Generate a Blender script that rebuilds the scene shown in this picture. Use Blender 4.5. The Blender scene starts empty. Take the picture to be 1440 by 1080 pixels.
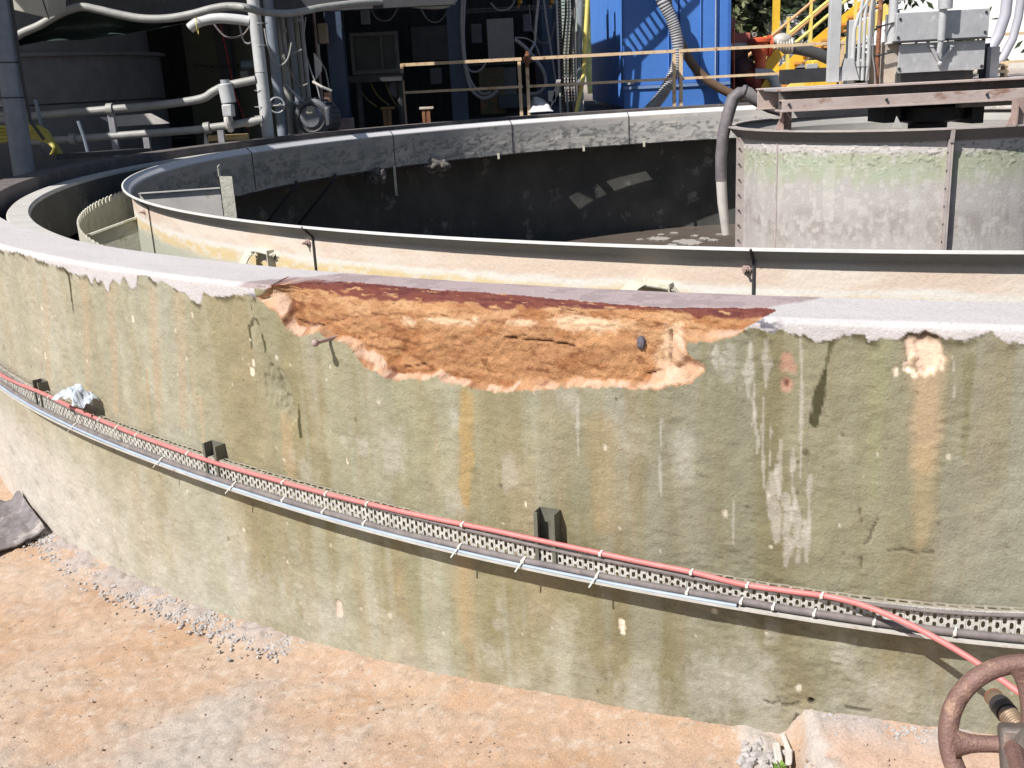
import bpy, math, random
import numpy as np
random.seed(7); rng = np.random.default_rng(7)
sc = bpy.context.scene
col = sc.collection
rad = math.radians
# ------------------------------------------------------------------ calibrated camera and tank geometry (metres)
PITCH, ROLL, FPX = 0.28897, -0.05104, 1450.49
CX, CY = 3.65895, 9.42606                      # tank axis; the camera stands over the origin
EYE = 1.67678
H = 1.1                                        # top of the concrete wall
RA, RB, RS = 7.6772, 7.4311, 7.358             # wall outer / inner radius, launder rim
RC, zC, zCB = 6.6426, 1.0872, 0.6276           # scum baffle
RW = 6.95
RD, zD = 1.5908, 1.1473                        # feed well lip
ZW = -0.77                                     # water
CAM = np.array([0, 0, EYE])
_cp, _sp, _cr, _sr = math.cos(PITCH), math.sin(PITCH), math.cos(ROLL), math.sin(ROLL)
FW = np.array([0, _cp, -_sp]); _u0 = np.cross([1., 0, 0], FW)
RT = _cr*np.array([1., 0, 0]) + _sr*_u0; UP = -_sr*np.array([1., 0, 0]) + _cr*_u0
def ray(px, py): return FW + RT*((px-720)/FPX) + UP*((540-py)/FPX)
def V(px, py, v):
    r = ray(px, py); return CAM + r*(v/r[1])
def Zp(px, py, z):
    r = ray(px, py); return CAM + r*((z-EYE)/r[2])
def C(px, py, R, far=False):
    r = ray(px, py); o = CAM-np.array([CX, CY, 0])
    a = r[0]**2+r[1]**2; b = o[0]*r[0]+o[1]*r[1]; c = o[0]**2+o[1]**2-R*R
    t = (-b+(1 if far else -1)*math.sqrt(max(b*b-a*c, 0)))/a
    return CAM + r*t
def bear(p): return math.atan2(p[0]-CX, -(p[1]-CY))
def ringp(R, b, z): return np.array([CX+R*math.sin(b), CY-R*math.cos(b), z])
def VP(v, pts): return [V(x, y, v) for x, y in pts]
# ------------------------------------------------------------------ numpy noise
def _h(ix, iy, seed):
    n = (ix.astype(np.int64)*374761393 + iy.astype(np.int64)*668265263 + seed*1442695041) & 0xffffffff
    n = ((n ^ (n >> 13))*1274126177) & 0xffffffff
    n = (n ^ (n >> 16)) & 0xffffffff
    return n.astype(np.float64)/4294967295.0
def vnoise(x, y, seed=0):
    x = np.asarray(x, float); y = np.asarray(y, float)
    ix = np.floor(x); iy = np.floor(y); fx = x-ix; fy = y-iy
    fx = fx*fx*fx*(fx*(fx*6-15)+10); fy = fy*fy*fy*(fy*(fy*6-15)+10)
    a = _h(ix, iy, seed); b = _h(ix+1, iy, seed); c = _h(ix, iy+1, seed); d = _h(ix+1, iy+1, seed)
    return (a*(1-fx)+b*fx)*(1-fy)+(c*(1-fx)+d*fx)*fy
def fbm(x, y, o=4, seed=0, g=.5):
    s = 0; a = 1; t = 0
    for i in range(o):
        s = s+a*vnoise(np.asarray(x)*2**i+17.3*i, np.asarray(y)*2**i-9.1*i, seed+i); t += a; a *= g
    return s/t
def sst(a, b, x):
    t = np.clip((x-a)/(b-a), 0, 1); return t*t*(3-2*t)
def mixc(c, d, m):
    return c*(1-m[..., None])+np.asarray(d)*m[..., None]
# ------------------------------------------------------------------ mesh builder
def frame(d):
    d = np.asarray(d, float); d = d/(np.linalg.norm(d)+1e-12)
    a = np.array([0, 0, 1.]) if abs(d[2]) < .9 else np.array([1., 0, 0])
    x = np.cross(a, d); x /= np.linalg.norm(x); return x, np.cross(d, x), d
class MB:
    def __init__(s): s.v = []; s.f = []
    def add(s, vs, fs):
        n = len(s.v); s.v += [tuple(map(float, p)) for p in vs]; s.f += [tuple(i+n for i in f) for f in fs]; return s
    def hexa(s, p):       # 8 points: bottom 4 ccw, top 4 ccw
        return s.add(p, [(3, 2, 1, 0), (4, 5, 6, 7), (0, 1, 5, 4), (1, 2, 6, 5), (2, 3, 7, 6), (3, 0, 4, 7)])
    def box(s, lo, hi):
        x0, y0, z0 = np.minimum(lo, hi); x1, y1, z1 = np.maximum(lo, hi)
        return s.hexa([(x0, y0, z0), (x1, y0, z0), (x1, y1, z0), (x0, y1, z0), (x0, y0, z1), (x1, y0, z1), (x1, y1, z1), (x0, y1, z1)])
    def bar(s, a, b, w, h, up=None):      # box from a to b; w sideways, h along up
        a = np.asarray(a, float); b = np.asarray(b, float); d = b-a; d = d/np.linalg.norm(d)
        up = np.array([0, 0, 1.]) if up is None else np.asarray(up, float)
        if abs(d @ up) > .98: up = np.array([0, 1., 0])
        x = np.cross(d, up); x /= np.linalg.norm(x); u = np.cross(x, d)
        P = []
        for q in (a, b):
            P += [q-x*w/2-u*h/2, q+x*w/2-u*h/2, q+x*w/2+u*h/2, q-x*w/2+u*h/2]
        return s.hexa(P)
    def tube(s, pts, r, n=10, cap=True):
        pts = [np.asarray(p, float) for p in pts]; m = len(pts)
        rr = r if hasattr(r, '__len__') else [r]*m
        vs = []; x = None
        for i, p in enumerate(pts):
            d = pts[min(i+1, m-1)]-pts[max(i-1, 0)]
            if x is None: x, y, d = frame(d)
            else:
                d = d/(np.linalg.norm(d)+1e-12); x = x-d*(x @ d); x /= np.linalg.norm(x)+1e-12; y = np.cross(d, x)
            for k in range(n):
                t = 2*math.pi*k/n; vs.append(p+rr[i]*(math.cos(t)*x+math.sin(t)*y))
        fs = [(i*n+k, i*n+(k+1) % n, (i+1)*n+(k+1) % n, (i+1)*n+k) for i in range(m-1) for k in range(n)]
        if cap: fs += [tuple(range(n))[::-1], tuple(range((m-1)*n, m*n))]
        return s.add(vs, fs)
    def cyl(s, a, b, r, n=16): return s.tube([a, b], r, n)
    def torus(s, c, ax, R, r, n=40, m=12, a0=0, a1=2*math.pi):
        x, y, d = frame(ax); c = np.asarray(c, float)
        vs = []
        full = abs(a1-a0-2*math.pi) < 1e-6
        for i in range(n+(0 if full else 1)):
            t = a0+(a1-a0)*i/n; e = math.cos(t)*x+math.sin(t)*y
            for k in range(m):
                q = 2*math.pi*k/m; vs.append(c+e*(R+r*math.cos(q))+d*r*math.sin(q))
        N = n if full else n+1
        fs = [(i*m+k, ((i+1) % N)*m+k, ((i+1) % N)*m+(k+1) % m, i*m+(k+1) % m) for i in range(n) for k in range(m)]
        return s.add(vs, fs)
    def prism(s, poly, off):               # extrude a planar polygon (3d points) by the vector off
        n = len(poly); p = [np.asarray(q, float) for q in poly]; off = np.asarray(off, float)
        return s.add(p+[q+off for q in p], [tuple(range(n))[::-1], tuple(range(n, 2*n))]+[(i, (i+1) % n, n+(i+1) % n, n+i) for i in range(n)])
    def lathe(s, prof, b0, b1, n, c=(CX, CY), closed=False):  # prof: [(R, z)] swept about a vertical axis
        vs = []; m = len(prof)
        for i in range(n+1):
            b = b0+(b1-b0)*i/n
            for R, z in prof: vs.append((c[0]+R*math.sin(b), c[1]-R*math.cos(b), z))
        k2 = m if closed else m-1
        fs = [(i*m+k, (i+1)*m+k, (i+1)*m+(k+1) % m, i*m+(k+1) % m) for i in range(n) for k in range(k2)]
        return s.add(vs, fs)
    def ball(s, c, r, n=8, m=6, sc_=(1, 1, 1), jit=0):
        c = np.asarray(c, float); vs = [c+np.array([0, 0, r*sc_[2]])]
        for i in range(1, m):
            t = math.pi*i/m
            for k in range(n):
                q = 2*math.pi*k/n; j = 1+random.uniform(-jit, jit)
                vs.append(c+r*j*np.array([math.sin(t)*math.cos(q)*sc_[0], math.sin(t)*math.sin(q)*sc_[1], math.cos(t)*sc_[2]]))
        vs.append(c-np.array([0, 0, r*sc_[2]])); L = len(vs)-1
        fs = [(0, 1+k, 1+(k+1) % n) for k in range(n)]
        for i in range(m-2):
            for k in range(n): fs.append((1+i*n+k, 1+(i+1)*n+k, 1+(i+1)*n+(k+1) % n, 1+i*n+(k+1) % n))
        fs += [(1+(m-2)*n+(k+1) % n, 1+(m-2)*n+k, L) for k in range(n)]
        return s.add(vs, fs)
    def sheet(s, P, th=0.004):             # thick sheet from a grid of points P[i][j]
        P = np.asarray(P, float); n, m = P.shape[:2]
        du = np.gradient(P, axis=0); dv = np.gradient(P, axis=1); N = np.cross(du, dv); N /= np.linalg.norm(N, axis=2, keepdims=True)+1e-12
        A = (P+N*th/2).reshape(-1, 3); B = (P-N*th/2).reshape(-1, 3); k = n*m
        fs = []
        for i in range(n-1):
            for j in range(m-1):
                q = (i*m+j, (i+1)*m+j, (i+1)*m+j+1, i*m+j+1); fs += [q, tuple(k+t for t in q[::-1])]
        e = [i*m for i in range(n)]+[(n-1)*m+j for j in range(1, m)]+[i*m+m-1 for i in range(n-2, -1, -1)]+[j for j in range(m-2, 0, -1)]
        for i in range(len(e)):
            a, b = e[i], e[(i+1) % len(e)]; fs.append((a, k+a, k+b, b))
        return s.add(list(A)+list(B), fs)
def catmull(P, k=8):
    P = np.asarray(P); out = []
    for i in range(len(P)-1):
        p0, p1, p2, p3 = P[max(i-1, 0)], P[i], P[i+1], P[min(i+2, len(P)-1)]
        for j in range(k):
            t = j/k; out.append(.5*(2*p1+(p2-p0)*t+(2*p0-5*p1+4*p2-p3)*t*t+(3*p1-p0-3*p2+p3)*t**3))
    return out+[P[-1]]
WL = {}
def setp(o, label=None, cat=None, group=None, kind=None):
    for k, v in (('label', label), ('category', cat), ('group', group), ('kind', kind)):
        if v: o[k] = v
    return o
def thing(name, label, cat, loc, group=None):
    o = bpy.data.objects.new(name, None); col.objects.link(o); o.empty_display_size = .1
    o.location = loc; WL[o.name] = np.asarray(loc, float); return setp(o, label, cat, group)
def link_mesh(name, me, parent, base):
    o = bpy.data.objects.new(name, me); col.objects.link(o)
    WL[o.name] = np.asarray(base, float)
    if parent is not None: o.parent = parent
    else: o.location = base
    return o
def obj(name, mb, m, parent=None, smooth=35, bevel=0, label=None, cat=None, group=None, kind=None):
    v = np.array(mb.v, float)
    base = WL[parent.name] if parent is not None else np.array([(v[:, 0].min()+v[:, 0].max())/2, (v[:, 1].min()+v[:, 1].max())/2, v[:, 2].min()])
    me = bpy.data.meshes.new(name); me.from_pydata([tuple(p) for p in v-base], [], mb.f)
    import bmesh
    bm = bmesh.new(); bm.from_mesh(me); bmesh.ops.recalc_face_normals(bm, faces=bm.faces); bm.to_mesh(me); bm.free()
    me.materials.append(m)
    if smooth:
        me.shade_smooth(); me.set_sharp_from_angle(angle=rad(smooth))
    o = link_mesh(name, me, parent, base)
    if bevel:
        b = o.modifiers.new('bevel', 'BEVEL'); b.width = bevel; b.segments = 2; b.limit_method = 'ANGLE'; b.angle_limit = rad(40)
    return setp(o, label, cat, group, kind)
def grid_mesh(name, P, colr, m, parent=None, keep=None, flip=False, base=None, **kw):
    """mesh from a grid of points with a colour per vertex; keep = boolean per face"""
    n, k = P.shape[:2]; idx = np.arange(n*k).reshape(n, k)
    q = np.stack([idx[:-1, :-1], idx[1:, :-1], idx[1:, 1:], idx[:-1, 1:]], -1).reshape(-1, 4)
    if keep is not None: q = q[keep.reshape(-1)]
    if flip: q = q[:, ::-1]
    used = np.unique(q); remap = np.full(n*k, -1); remap[used] = np.arange(len(used)); q = remap[q]
    pv = P.reshape(-1, 3)[used]
    if base is None: base = WL[parent.name] if parent is not None else np.array([pv[:, 0].mean(), pv[:, 1].mean(), pv[:, 2].min()])
    pv = pv-base
    me = bpy.data.meshes.new(name)
    me.vertices.add(len(pv)); me.vertices.foreach_set('co', pv.astype(np.float32).ravel())
    me.loops.add(q.size); me.loops.foreach_set('vertex_index', q.astype(np.int32).ravel())
    me.polygons.add(len(q)); me.polygons.foreach_set('loop_start', np.arange(0, q.size, 4, dtype=np.int32))
    me.polygons.foreach_set('loop_total', np.full(len(q), 4, dtype=np.int32))
    me.update(calc_edges=True)
    if colr is not None:
        a = me.color_attributes.new('Col', 'FLOAT_COLOR', 'POINT'); c = np.ones((len(pv), 4), np.float32)
        c[:, :3] = np.clip(colr.reshape(-1, 3)[used], 0.004, .9); a.data.foreach_set('color', c.ravel())
    me.shade_smooth(); me.materials.append(m); me.validate()
    return setp(link_mesh(name, me, parent, base), **kw)
# ------------------------------------------------------------------ materials
MATS = {}
def M(name, c1, c2=None, scale=8., rough=.7, metal=0., bump=.15, stretch=(1, 1, 1), spots=None, spot_t=.6, spot_scale=6., bscale=60., trans=0):
    if name in MATS: return MATS[name]
    m = bpy.data.materials.new(name); m.use_nodes = True; nt = m.node_tree; N = nt.nodes; L = nt.links
    p = N['Principled BSDF']; p.inputs['Roughness'].default_value = rough; p.inputs['Metallic'].default_value = metal
    tc = N.new('ShaderNodeTexCoord'); mp = N.new('ShaderNodeMapping'); mp.inputs['Scale'].default_value = stretch
    L.new(tc.outputs['Object'], mp.inputs['Vector'])
    if c2 is None: c2 = tuple(x*.72 for x in c1)
    n = N.new('ShaderNodeTexNoise'); n.inputs['Scale'].default_value = scale; n.inputs['Detail'].default_value = 6; n.inputs['Roughness'].default_value = .65
    L.new(mp.outputs[0], n.inputs['Vector'])
    r = N.new('ShaderNodeValToRGB'); r.color_ramp.elements[0].position = .32; r.color_ramp.elements[1].position = .68
    r.color_ramp.elements[0].color = (*c2, 1); r.color_ramp.elements[1].color = (*c1, 1)
    L.new(n.outputs['Fac'], r.inputs[0]); out = r.outputs[0]
    if spots:
        n2 = N.new('ShaderNodeTexNoise'); n2.inputs['Scale'].default_value = spot_scale; n2.inputs['Detail'].default_value = 8; n2.inputs['Roughness'].default_value = .7
        L.new(mp.outputs[0], n2.inputs['Vector'])
        r2 = N.new('ShaderNodeValToRGB'); r2.color_ramp.elements[0].position = spot_t-.04; r2.color_ramp.elements[1].position = spot_t+.05
        L.new(n2.outputs['Fac'], r2.inputs[0])
        mx = N.new('ShaderNodeMixRGB'); L.new(r2.outputs[0], mx.inputs[0]); L.new(out, mx.inputs[1]); mx.inputs[2].default_value = (*spots, 1); out = mx.outputs[0]
    L.new(out, p.inputs['Base Color'])
    if bump:
        nb = N.new('ShaderNodeTexNoise'); nb.inputs['Scale'].default_value = bscale; nb.inputs['Detail'].default_value = 5
        L.new(tc.outputs['Object'], nb.inputs['Vector'])
        b = N.new('ShaderNodeBump'); b.inputs['Strength'].default_value = bump; b.inputs['Distance'].default_value = .01
        L.new(nb.outputs['Fac'], b.inputs['Height']); L.new(b.outputs[0], p.inputs['Normal'])
    MATS[name] = m; return m
def MV(name, rough=.85, bump=.3, bscale=90., var=.16, stretch=(1, 1, 1), vscale=70., spec=.3, speck=0, sa=.45):
    m = bpy.data.materials.new(name); m.use_nodes = True; nt = m.node_tree; N = nt.nodes; L = nt.links
    p = N['Principled BSDF']; p.inputs['Roughness'].default_value = rough; p.inputs['Specular IOR Level'].default_value = spec
    at = N.new('ShaderNodeAttribute'); at.attribute_name = 'Col'
    tc = N.new('ShaderNodeTexCoord'); mp = N.new('ShaderNodeMapping'); mp.inputs['Scale'].default_value = stretch
    L.new(tc.outputs['Object'], mp.inputs['Vector'])
    n = N.new('ShaderNodeTexNoise'); n.inputs['Scale'].default_value = vscale; n.inputs['Detail'].default_value = 5; n.inputs['Roughness'].default_value = .7
    L.new(mp.outputs[0], n.inputs['Vector'])
    mr = N.new('ShaderNodeMapRange'); mr.inputs['From Min'].default_value = .25; mr.inputs['From Max'].default_value = .75
    mr.inputs['To Min'].default_value = 1-var; mr.inputs['To Max'].default_value = 1+var; L.new(n.outputs['Fac'], mr.inputs[0])
    mu = N.new('ShaderNodeVectorMath'); mu.operation = 'SCALE'; L.new(at.outputs['Color'], mu.inputs[0]); L.new(mr.outputs[0], mu.inputs['Scale'])
    out = mu.outputs[0]
    if speck:                             # pores and pale grains
        for sc2, t, v in ((speck, .665, 1-sa), (speck*.8, .68, 1+sa)):
            ns = N.new('ShaderNodeTexNoise'); ns.inputs['Scale'].default_value = sc2; ns.inputs['Detail'].default_value = 3; ns.inputs['Roughness'].default_value = .55
            ad = N.new('ShaderNodeVectorMath'); ad.operation = 'ADD'; ad.inputs[1].default_value = (v*7, v*3, 1.7); L.new(tc.outputs['Object'], ad.inputs[0]); L.new(ad.outputs[0], ns.inputs['Vector'])
            ms = N.new('ShaderNodeMapRange'); ms.inputs['From Min'].default_value = t-.03; ms.inputs['From Max'].default_value = t+.04; ms.inputs['To Min'].default_value = 1; ms.inputs['To Max'].default_value = v; L.new(ns.outputs['Fac'], ms.inputs[0])
            m2 = N.new('ShaderNodeVectorMath'); m2.operation = 'SCALE'; L.new(out, m2.inputs[0]); L.new(ms.outputs[0], m2.inputs['Scale']); out = m2.outputs[0]
    L.new(out, p.inputs['Base Color'])
    nb = N.new('ShaderNodeTexNoise'); nb.inputs['Scale'].default_value = bscale; nb.inputs['Detail'].default_value = 6; nb.inputs['Roughness'].default_value = .6
    L.new(mp.outputs[0], nb.inputs['Vector'])
    b = N.new('ShaderNodeBump'); b.inputs['Strength'].default_value = bump; b.inputs['Distance'].default_value = .006
    L.new(nb.outputs['Fac'], b.inputs['Height']); L.new(b.outputs[0], p.inputs['Normal'])
    return m
galv = M('galvanised steel', (.52, .53, .55), (.38, .39, .41), 14, .5, .3, .1, spots=(.36, .3, .24), spot_t=.68)
white_pipe = M('white painted pipe', (.54, .55, .56), (.42, .43, .44), 6, .5, 0, .06, spots=(.28, .27, .26), spot_t=.66, spot_scale=9)
grey_pipe = M('grey painted pipe', (.24, .27, .32), (.17, .2, .24), 6, .5, 0, .08)
dark_steel = M('dark steel', (.06, .06, .065), (.035, .035, .04), 9, .6, .2, .15, spots=(.11, .085, .07), spot_t=.64)
blue_steel = M('dark blue steel', (.055, .085, .15), (.04, .06, .1), 7, .5, .1, .1, spots=(.09, .07, .07), spot_t=.66)
rail_paint = M('faded yellow ochre rail paint', (.72, .56, .37), (.62, .44, .27), 12, .6, 0, .15, spots=(.3, .13, .06), spot_t=.6, spot_scale=14)
yellow = M('yellow paint', (.8, .52, .05), (.7, .42, .04), 5, .45, 0, .05)
pale_yellow = M('pale yellow paint', (.8, .66, .2), (.7, .56, .14), 5, .5, 0, .05)
orange_red = M('orange red paint', (.62, .11, .04), (.5, .08, .03), 8, .45, 0, .06)
rust = M('rust', (.30, .13, .07), (.17, .075, .05), 18, .85, .2, .3, spots=(.42, .22, .13), spot_t=.58, spot_scale=12)
rusty_wheel = M('rusty cast iron', (.235, .14, .12), (.15, .085, .07), 14, .62, .25, .35, spots=(.33, .21, .15), spot_t=.57, spot_scale=22, bscale=220)
pinkish_steel = M('rust stained steel', (.42, .32, .29), (.33, .24, .22), 9, .7, .1, .15, spots=(.3, .17, .12), spot_t=.62)
black_rubber = M('black rubber', (.045, .042, .045), (.03, .03, .032), 12, .6, 0, .1)
dusty_cable = M('dusty black cable', (.21, .185, .18), (.12, .105, .105), 22, .75, 0, .15, spots=(.24, .2, .18), spot_t=.6, spot_scale=16)
red_hose = M('red rubber hose', (.60, .20, .195), (.48, .15, .145), 18, .5, 0, .08, spots=(.5, .24, .22), spot_t=.66, spot_scale=20)
blue_cable = M('pale blue cable', (.36, .43, .53), (.27, .33, .42), 14, .5, 0, .05)
tray_m = M('zinc plated tray', (.56, .545, .51), (.43, .42, .39), 24, .6, 0, .1, spots=(.33, .25, .19), spot_t=.63, spot_scale=18)
strut_m = M('dull olive strut steel', (.17, .165, .13), (.11, .11, .09), 20, .7, .2, .15)
nylon = M('white nylon', (.74, .72, .66), (.62, .6, .54), 15, .5, 0, .04)
# ------------------------------------------------------------------ the tank: concrete wall with the broken patch
tank = thing('thickener_tank', 'big round open concrete tank with peeling green grey wall and broken orange patch', 'tank', (CX, CY-RA, -.1))
wall_m = MV('weathered plaster', .9, .5, 150, .13, vscale=120, speck=95, sa=.24)
plain_wall = M('old dark concrete', (.15, .13, .125), (.085, .075, .075), 5, .9, 0, .4, spots=(.2, .18, .16), spot_t=.62)
patch_m = MV('crumbling orange body', .97, .9, 210, .22, vscale=190, speck=130, sa=.4, spec=.1)
def SL(px, py):                       # photo point -> (arc length, distance over the wall profile; <0 on the top)
    p = C(px, py, RA)
    if p[2] <= H: return RA*bear(p), H-p[2]
    q = Zp(px, py, H); return RA*bear(q), math.hypot(q[0]-CX, q[1]-CY)-RA
def SLs(pts): return np.array([SL(*p) for p in pts])
B0, B1 = rad(-70), rad(-1)
sv = np.arange(RA*B0, RA*B1, .0046)
lt = RB-RA                              # -0.246: inner edge
lv = np.concatenate([np.arange(lt, .0, .006), np.arange(0., 1.52, .0046)])
Sg, Lg = np.meshgrid(sv, lv, indexing='ij')
def dist_poly(pts, S, L, closed=True):
    pts = np.asarray(pts); n = len(pts); d = np.full(S.shape, 9.); t = np.zeros(S.shape, bool)
    for i in range(n if closed else n-1):
        a = pts[i]; b = pts[(i+1) % n]; ab = b-a; k = ab @ ab+1e-12
        u = np.clip(((S-a[0])*ab[0]+(L-a[1])*ab[1])/k, 0, 1)
        d = np.minimum(d, np.hypot(S-a[0]-u*ab[0], L-a[1]-u*ab[1]))
        if closed:
            c = ((a[1] > L) != (b[1] > L)) & (S < (b[0]-a[0])*(L-a[1])/(b[1]-a[1]+1e-12)+a[0]); t ^= c
    return d, t
def window(pts, pad):
    p = np.asarray(pts); i = np.searchsorted(sv, [p[:, 0].min()-pad, p[:, 0].max()+pad]); j = np.searchsorted(lv, [p[:, 1].min()-pad, p[:, 1].max()+pad])
    return slice(max(i[0], 0), i[1]), slice(max(j[0], 0), j[1])
fine = fbm(Sg*70, Lg*70, 3, 3)
mid = fbm(Sg*16, Lg*16, 4, 5)
# --- plaster colour: vertical weather streaks
st1 = fbm(Sg*7+.25*mid, Lg*.45, 5, 11); st2 = fbm(Sg*17+.2*mid, Lg*.9, 4, 23); big = fbm(Sg*1.5, Lg*1.2, 3, 31)
colr = np.empty(Sg.shape+(3,)); colr[:] = (.245, .213, .118)
colr = mixc(colr, (.30, .285, .195), .9*sst(.38, .66, st1))
colr = mixc(colr, (.31, .245, .15), .55*sst(.5, .68, st2)*sst(.4, .6, fbm(Sg*3, Lg*1.5, 3, 40)))
colr = mixc(colr, (.33, .33, .265), .55*sst(.52, .7, fbm(Sg*11, Lg*.6, 4, 47)))
colr = mixc(colr, (.195, .185, .10), .38*sst(.50, .68, fbm(Sg*6+.2*mid, Lg*.35, 5, 48)))
colr = mixc(colr, (.29, .22, .125), .32*sst(.52, .7, fbm(Sg*4.5+.2*mid, Lg*.5, 5, 49)))
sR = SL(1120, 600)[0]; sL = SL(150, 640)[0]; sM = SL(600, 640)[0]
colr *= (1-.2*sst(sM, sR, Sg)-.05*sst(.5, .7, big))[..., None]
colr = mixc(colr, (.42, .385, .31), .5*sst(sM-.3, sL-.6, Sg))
pb = fbm(Sg*6, Lg*3.2, 6, 61, .6)+.33*sst(.62, 1.2, Lg)+.1*sst(sM, sL-.5, Sg)
colr = mixc(colr, (.45, .43, .375), .42*sst(.64, 1.04, pb+.10*(st1-.5)+.18*(fine-.5)))
colr = mixc(colr, (.50, .46, .42), .8*sst(.72, 1.02, Lg)*sst(SL(330, 700)[0], SL(20, 640)[0], Sg)*sst(.3, .55, mid+.2))
colr *= (.86+.28*mid)[..., None]; colr = colr*.95+.05*colr.mean(axis=2, keepdims=True)*np.array([1.03, 1., .95])
disp = (mid-.5)*.006+(fine-.5)*.0022+(fbm(Sg*34, Lg*60, 3, 77)-.5)*.0026
rough_r = sst(SL(880, 600)[0], SL(1000, 600)[0], Sg)*sst(.45, .6, fbm(Sg*4, Lg*4, 3, 83))
disp += rough_r*(fbm(Sg*45, Lg*90, 3, 85)-.5)*.006
# --- marks drawn on the plaster (each with a shape of its own)
def stroke(pts, w, c, a=1., soft=.5, nz=.5, seed=0, d=0.):
    q = SLs(pts); ws = np.asarray(w, float)*np.ones(len(pts)); W = window(q, .03+.8*float(ws.max()))
    S, L = Sg[W], Lg[W]; m = np.zeros(S.shape)
    for i in range(len(q)-1):
        a0, b0 = q[i], q[i+1]; ab = b0-a0; k = ab @ ab+1e-12
        u = np.clip(((S-a0[0])*ab[0]+(L-a0[1])*ab[1])/k, 0, 1); ww = ws[i]+(ws[i+1]-ws[i])*u
        e = np.hypot(S-a0[0]-u*ab[0], L-a0[1]-u*ab[1])/(ww/2)+nz*(fbm(S*60, L*22, 3, 100+seed)-.5)*2
        m = np.maximum(m, sst(1+soft*.5, 1-soft*.5, e))
    colr[W] = mixc(colr[W], c, m*a)
    if d: disp[W] += d*m
MM = .0021
def px_w(w): return w*MM
wet = (.05, .046, .018)
stroke([(88, 374), (95, 385), (100, 405), (103, 442)], [.016, .02, .016, .005], wet, .95, .4)
stroke([(350, 457), (352, 470), (354, 489)], [.008, .012, .006], wet, .9, .4, 1)
stroke([(354, 448), (362, 450), (368, 470), (373, 494)], [.006, .01, .011, .007], wet, .9, .4, 2)
stroke([(351, 460), (357, 448), (351, 420), (347, 412)], [.006, .008, .005, .004], wet, .8, .5, 3)
stroke([(420, 570), (421, 590), (423, 613)], [.006, .012, .015], wet, .92, .3, .4, 4)
stroke([(1170, 476), (1165, 500), (1161, 520)], [.010, .008, .006], (.07, .065, .03), .9, .6, 1., 5)
stroke([(1160, 522), (1153, 562), (1145, 594)], [.012, .03, .022], wet, .95, .25, .5, 6)
for x, y, r in ((1133, 635, .016), (1122.5, 649.5, .008), (1121.5, 692, .008), (1245, 630, .005), (866, 560, .005), (400, 662, .006), (760, 700, .006)):
    stroke([(x, y), (x, y+1)], r, (.085, .07, .04), .85, .5, .2)
whit = (.50, .47, .435)
for k, (x, y0, y1, w) in enumerate(((1055, 482, 560, 9), (1061, 540, 612, 5), (1077, 478, 545, 11), (1074, 560, 690, 4), (1084, 600, 655, 4), (1064, 600, 640, 3), (1098, 620, 700, 9),
        (1091, 655, 760, 17), (1126, 472, 672, 4), (1116, 630, 715, 7), (1106, 700, 796, 16), (1120, 705, 790, 15), (1140, 670, 705, 9), (1133, 735, 790, 11), (1007, 488, 520, 11), (1139, 700, 750, 4),
        (1031, 690, 770, 3), (1340, 500, 560, 3), (930, 590, 700, 5), (812, 560, 640, 4), (1058, 560, 600, 4))):
    stroke([(x, y0), (x+(k % 3-1)*2, (y0+y1)/2), (x+(k % 2)*2-1, y1)], [px_w(w)*.5, px_w(w), px_w(w)*.35], whit, .44, .7, 1.3, 20+k)
for k, (x, y, w, h) in enumerate(((553, 640, 26, 46), (508, 628, 12, 14), (482, 622, 10, 10), (716, 665, 22, 30), (640, 705, 16, 20), (425, 660, 16, 26), (410, 640, 8, 20), (1085, 890, 12, 30), (1075, 935, 14, 10),
        (1187, 920, 22, 14), (1228, 968, 20, 12), (1060, 970, 26, 8), (1000, 968, 40, 44), (900, 975, 50, 20), (690, 925, 26, 18), (475, 865, 14, 22), (700, 850, 8, 20), (697, 878, 8, 10), (800, 560, 20, 14), (235, 745, 18, 30), (960, 640, 18, 60),
        (640, 590, 12, 20), (1025, 510, 14, 50), (380, 845, 70, 20), (440, 870, 50, 24), (330, 815, 40, 22))):
    stroke([(x, y-h*.35), (x+2, y+h*.35)], px_w(w)*1.3, (.44, .425, .385), .36, 1.6, .9, 60+k)
# rust coloured run-offs
stroke([(1303, 500), (1302, 560), (1300, 650)], [.075, .062, .05], (.42, .30, .19), .7, 1.3, .4, 90)
stroke([(1300, 640), (1296, 760)], [.05, .035], (.36, .28, .16), .5, 1.2, .5, 91)
stroke([(656, 558), (656, 640), (654, 705)], [.045, .045, .03], (.36, .25, .11), .75, .9, .4, 92)
stroke([(652, 760), (650, 830), (652, 900)], [.05, .06, .03], (.36, .26, .14), .45, 1.1, .5, 93)
stroke([(402, 590), (405, 640), (412, 690)], [.05, .05, .04], (.37, .27, .16), .6, 1., .5, 94)
stroke([(207, 520), (209, 590)], [.012, .006], (.42, .26, .12), .5, 1., .5, 95)
stroke([(282, 560), (287, 640)], [.02, .012], (.42, .31, .2), .5, 1., .5, 96)
stroke([(845, 600), (850, 740)], [.09, .06], (.31, .23, .12), .5, 1.2, .5, 97)
for k, x in enumerate((62, 118, 155, 215, 250)):
    stroke([(x, 400+k*4), (x+4, 470+k*5), (x+8, 560+k*9)], [.06, .05, .04], (.40, .29, .19), .42, 1.2, .6, 110+k)
stroke([(1240, 478), (1232, 560), (1228, 700)], [.05, .04, .02], (.25, .25, .14), .5, 1.2, .6, 118)
stroke([(1365, 500), (1355, 640)], [.02, .01], (.17, .155, .08), .6, 1., .8, 119)
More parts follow.
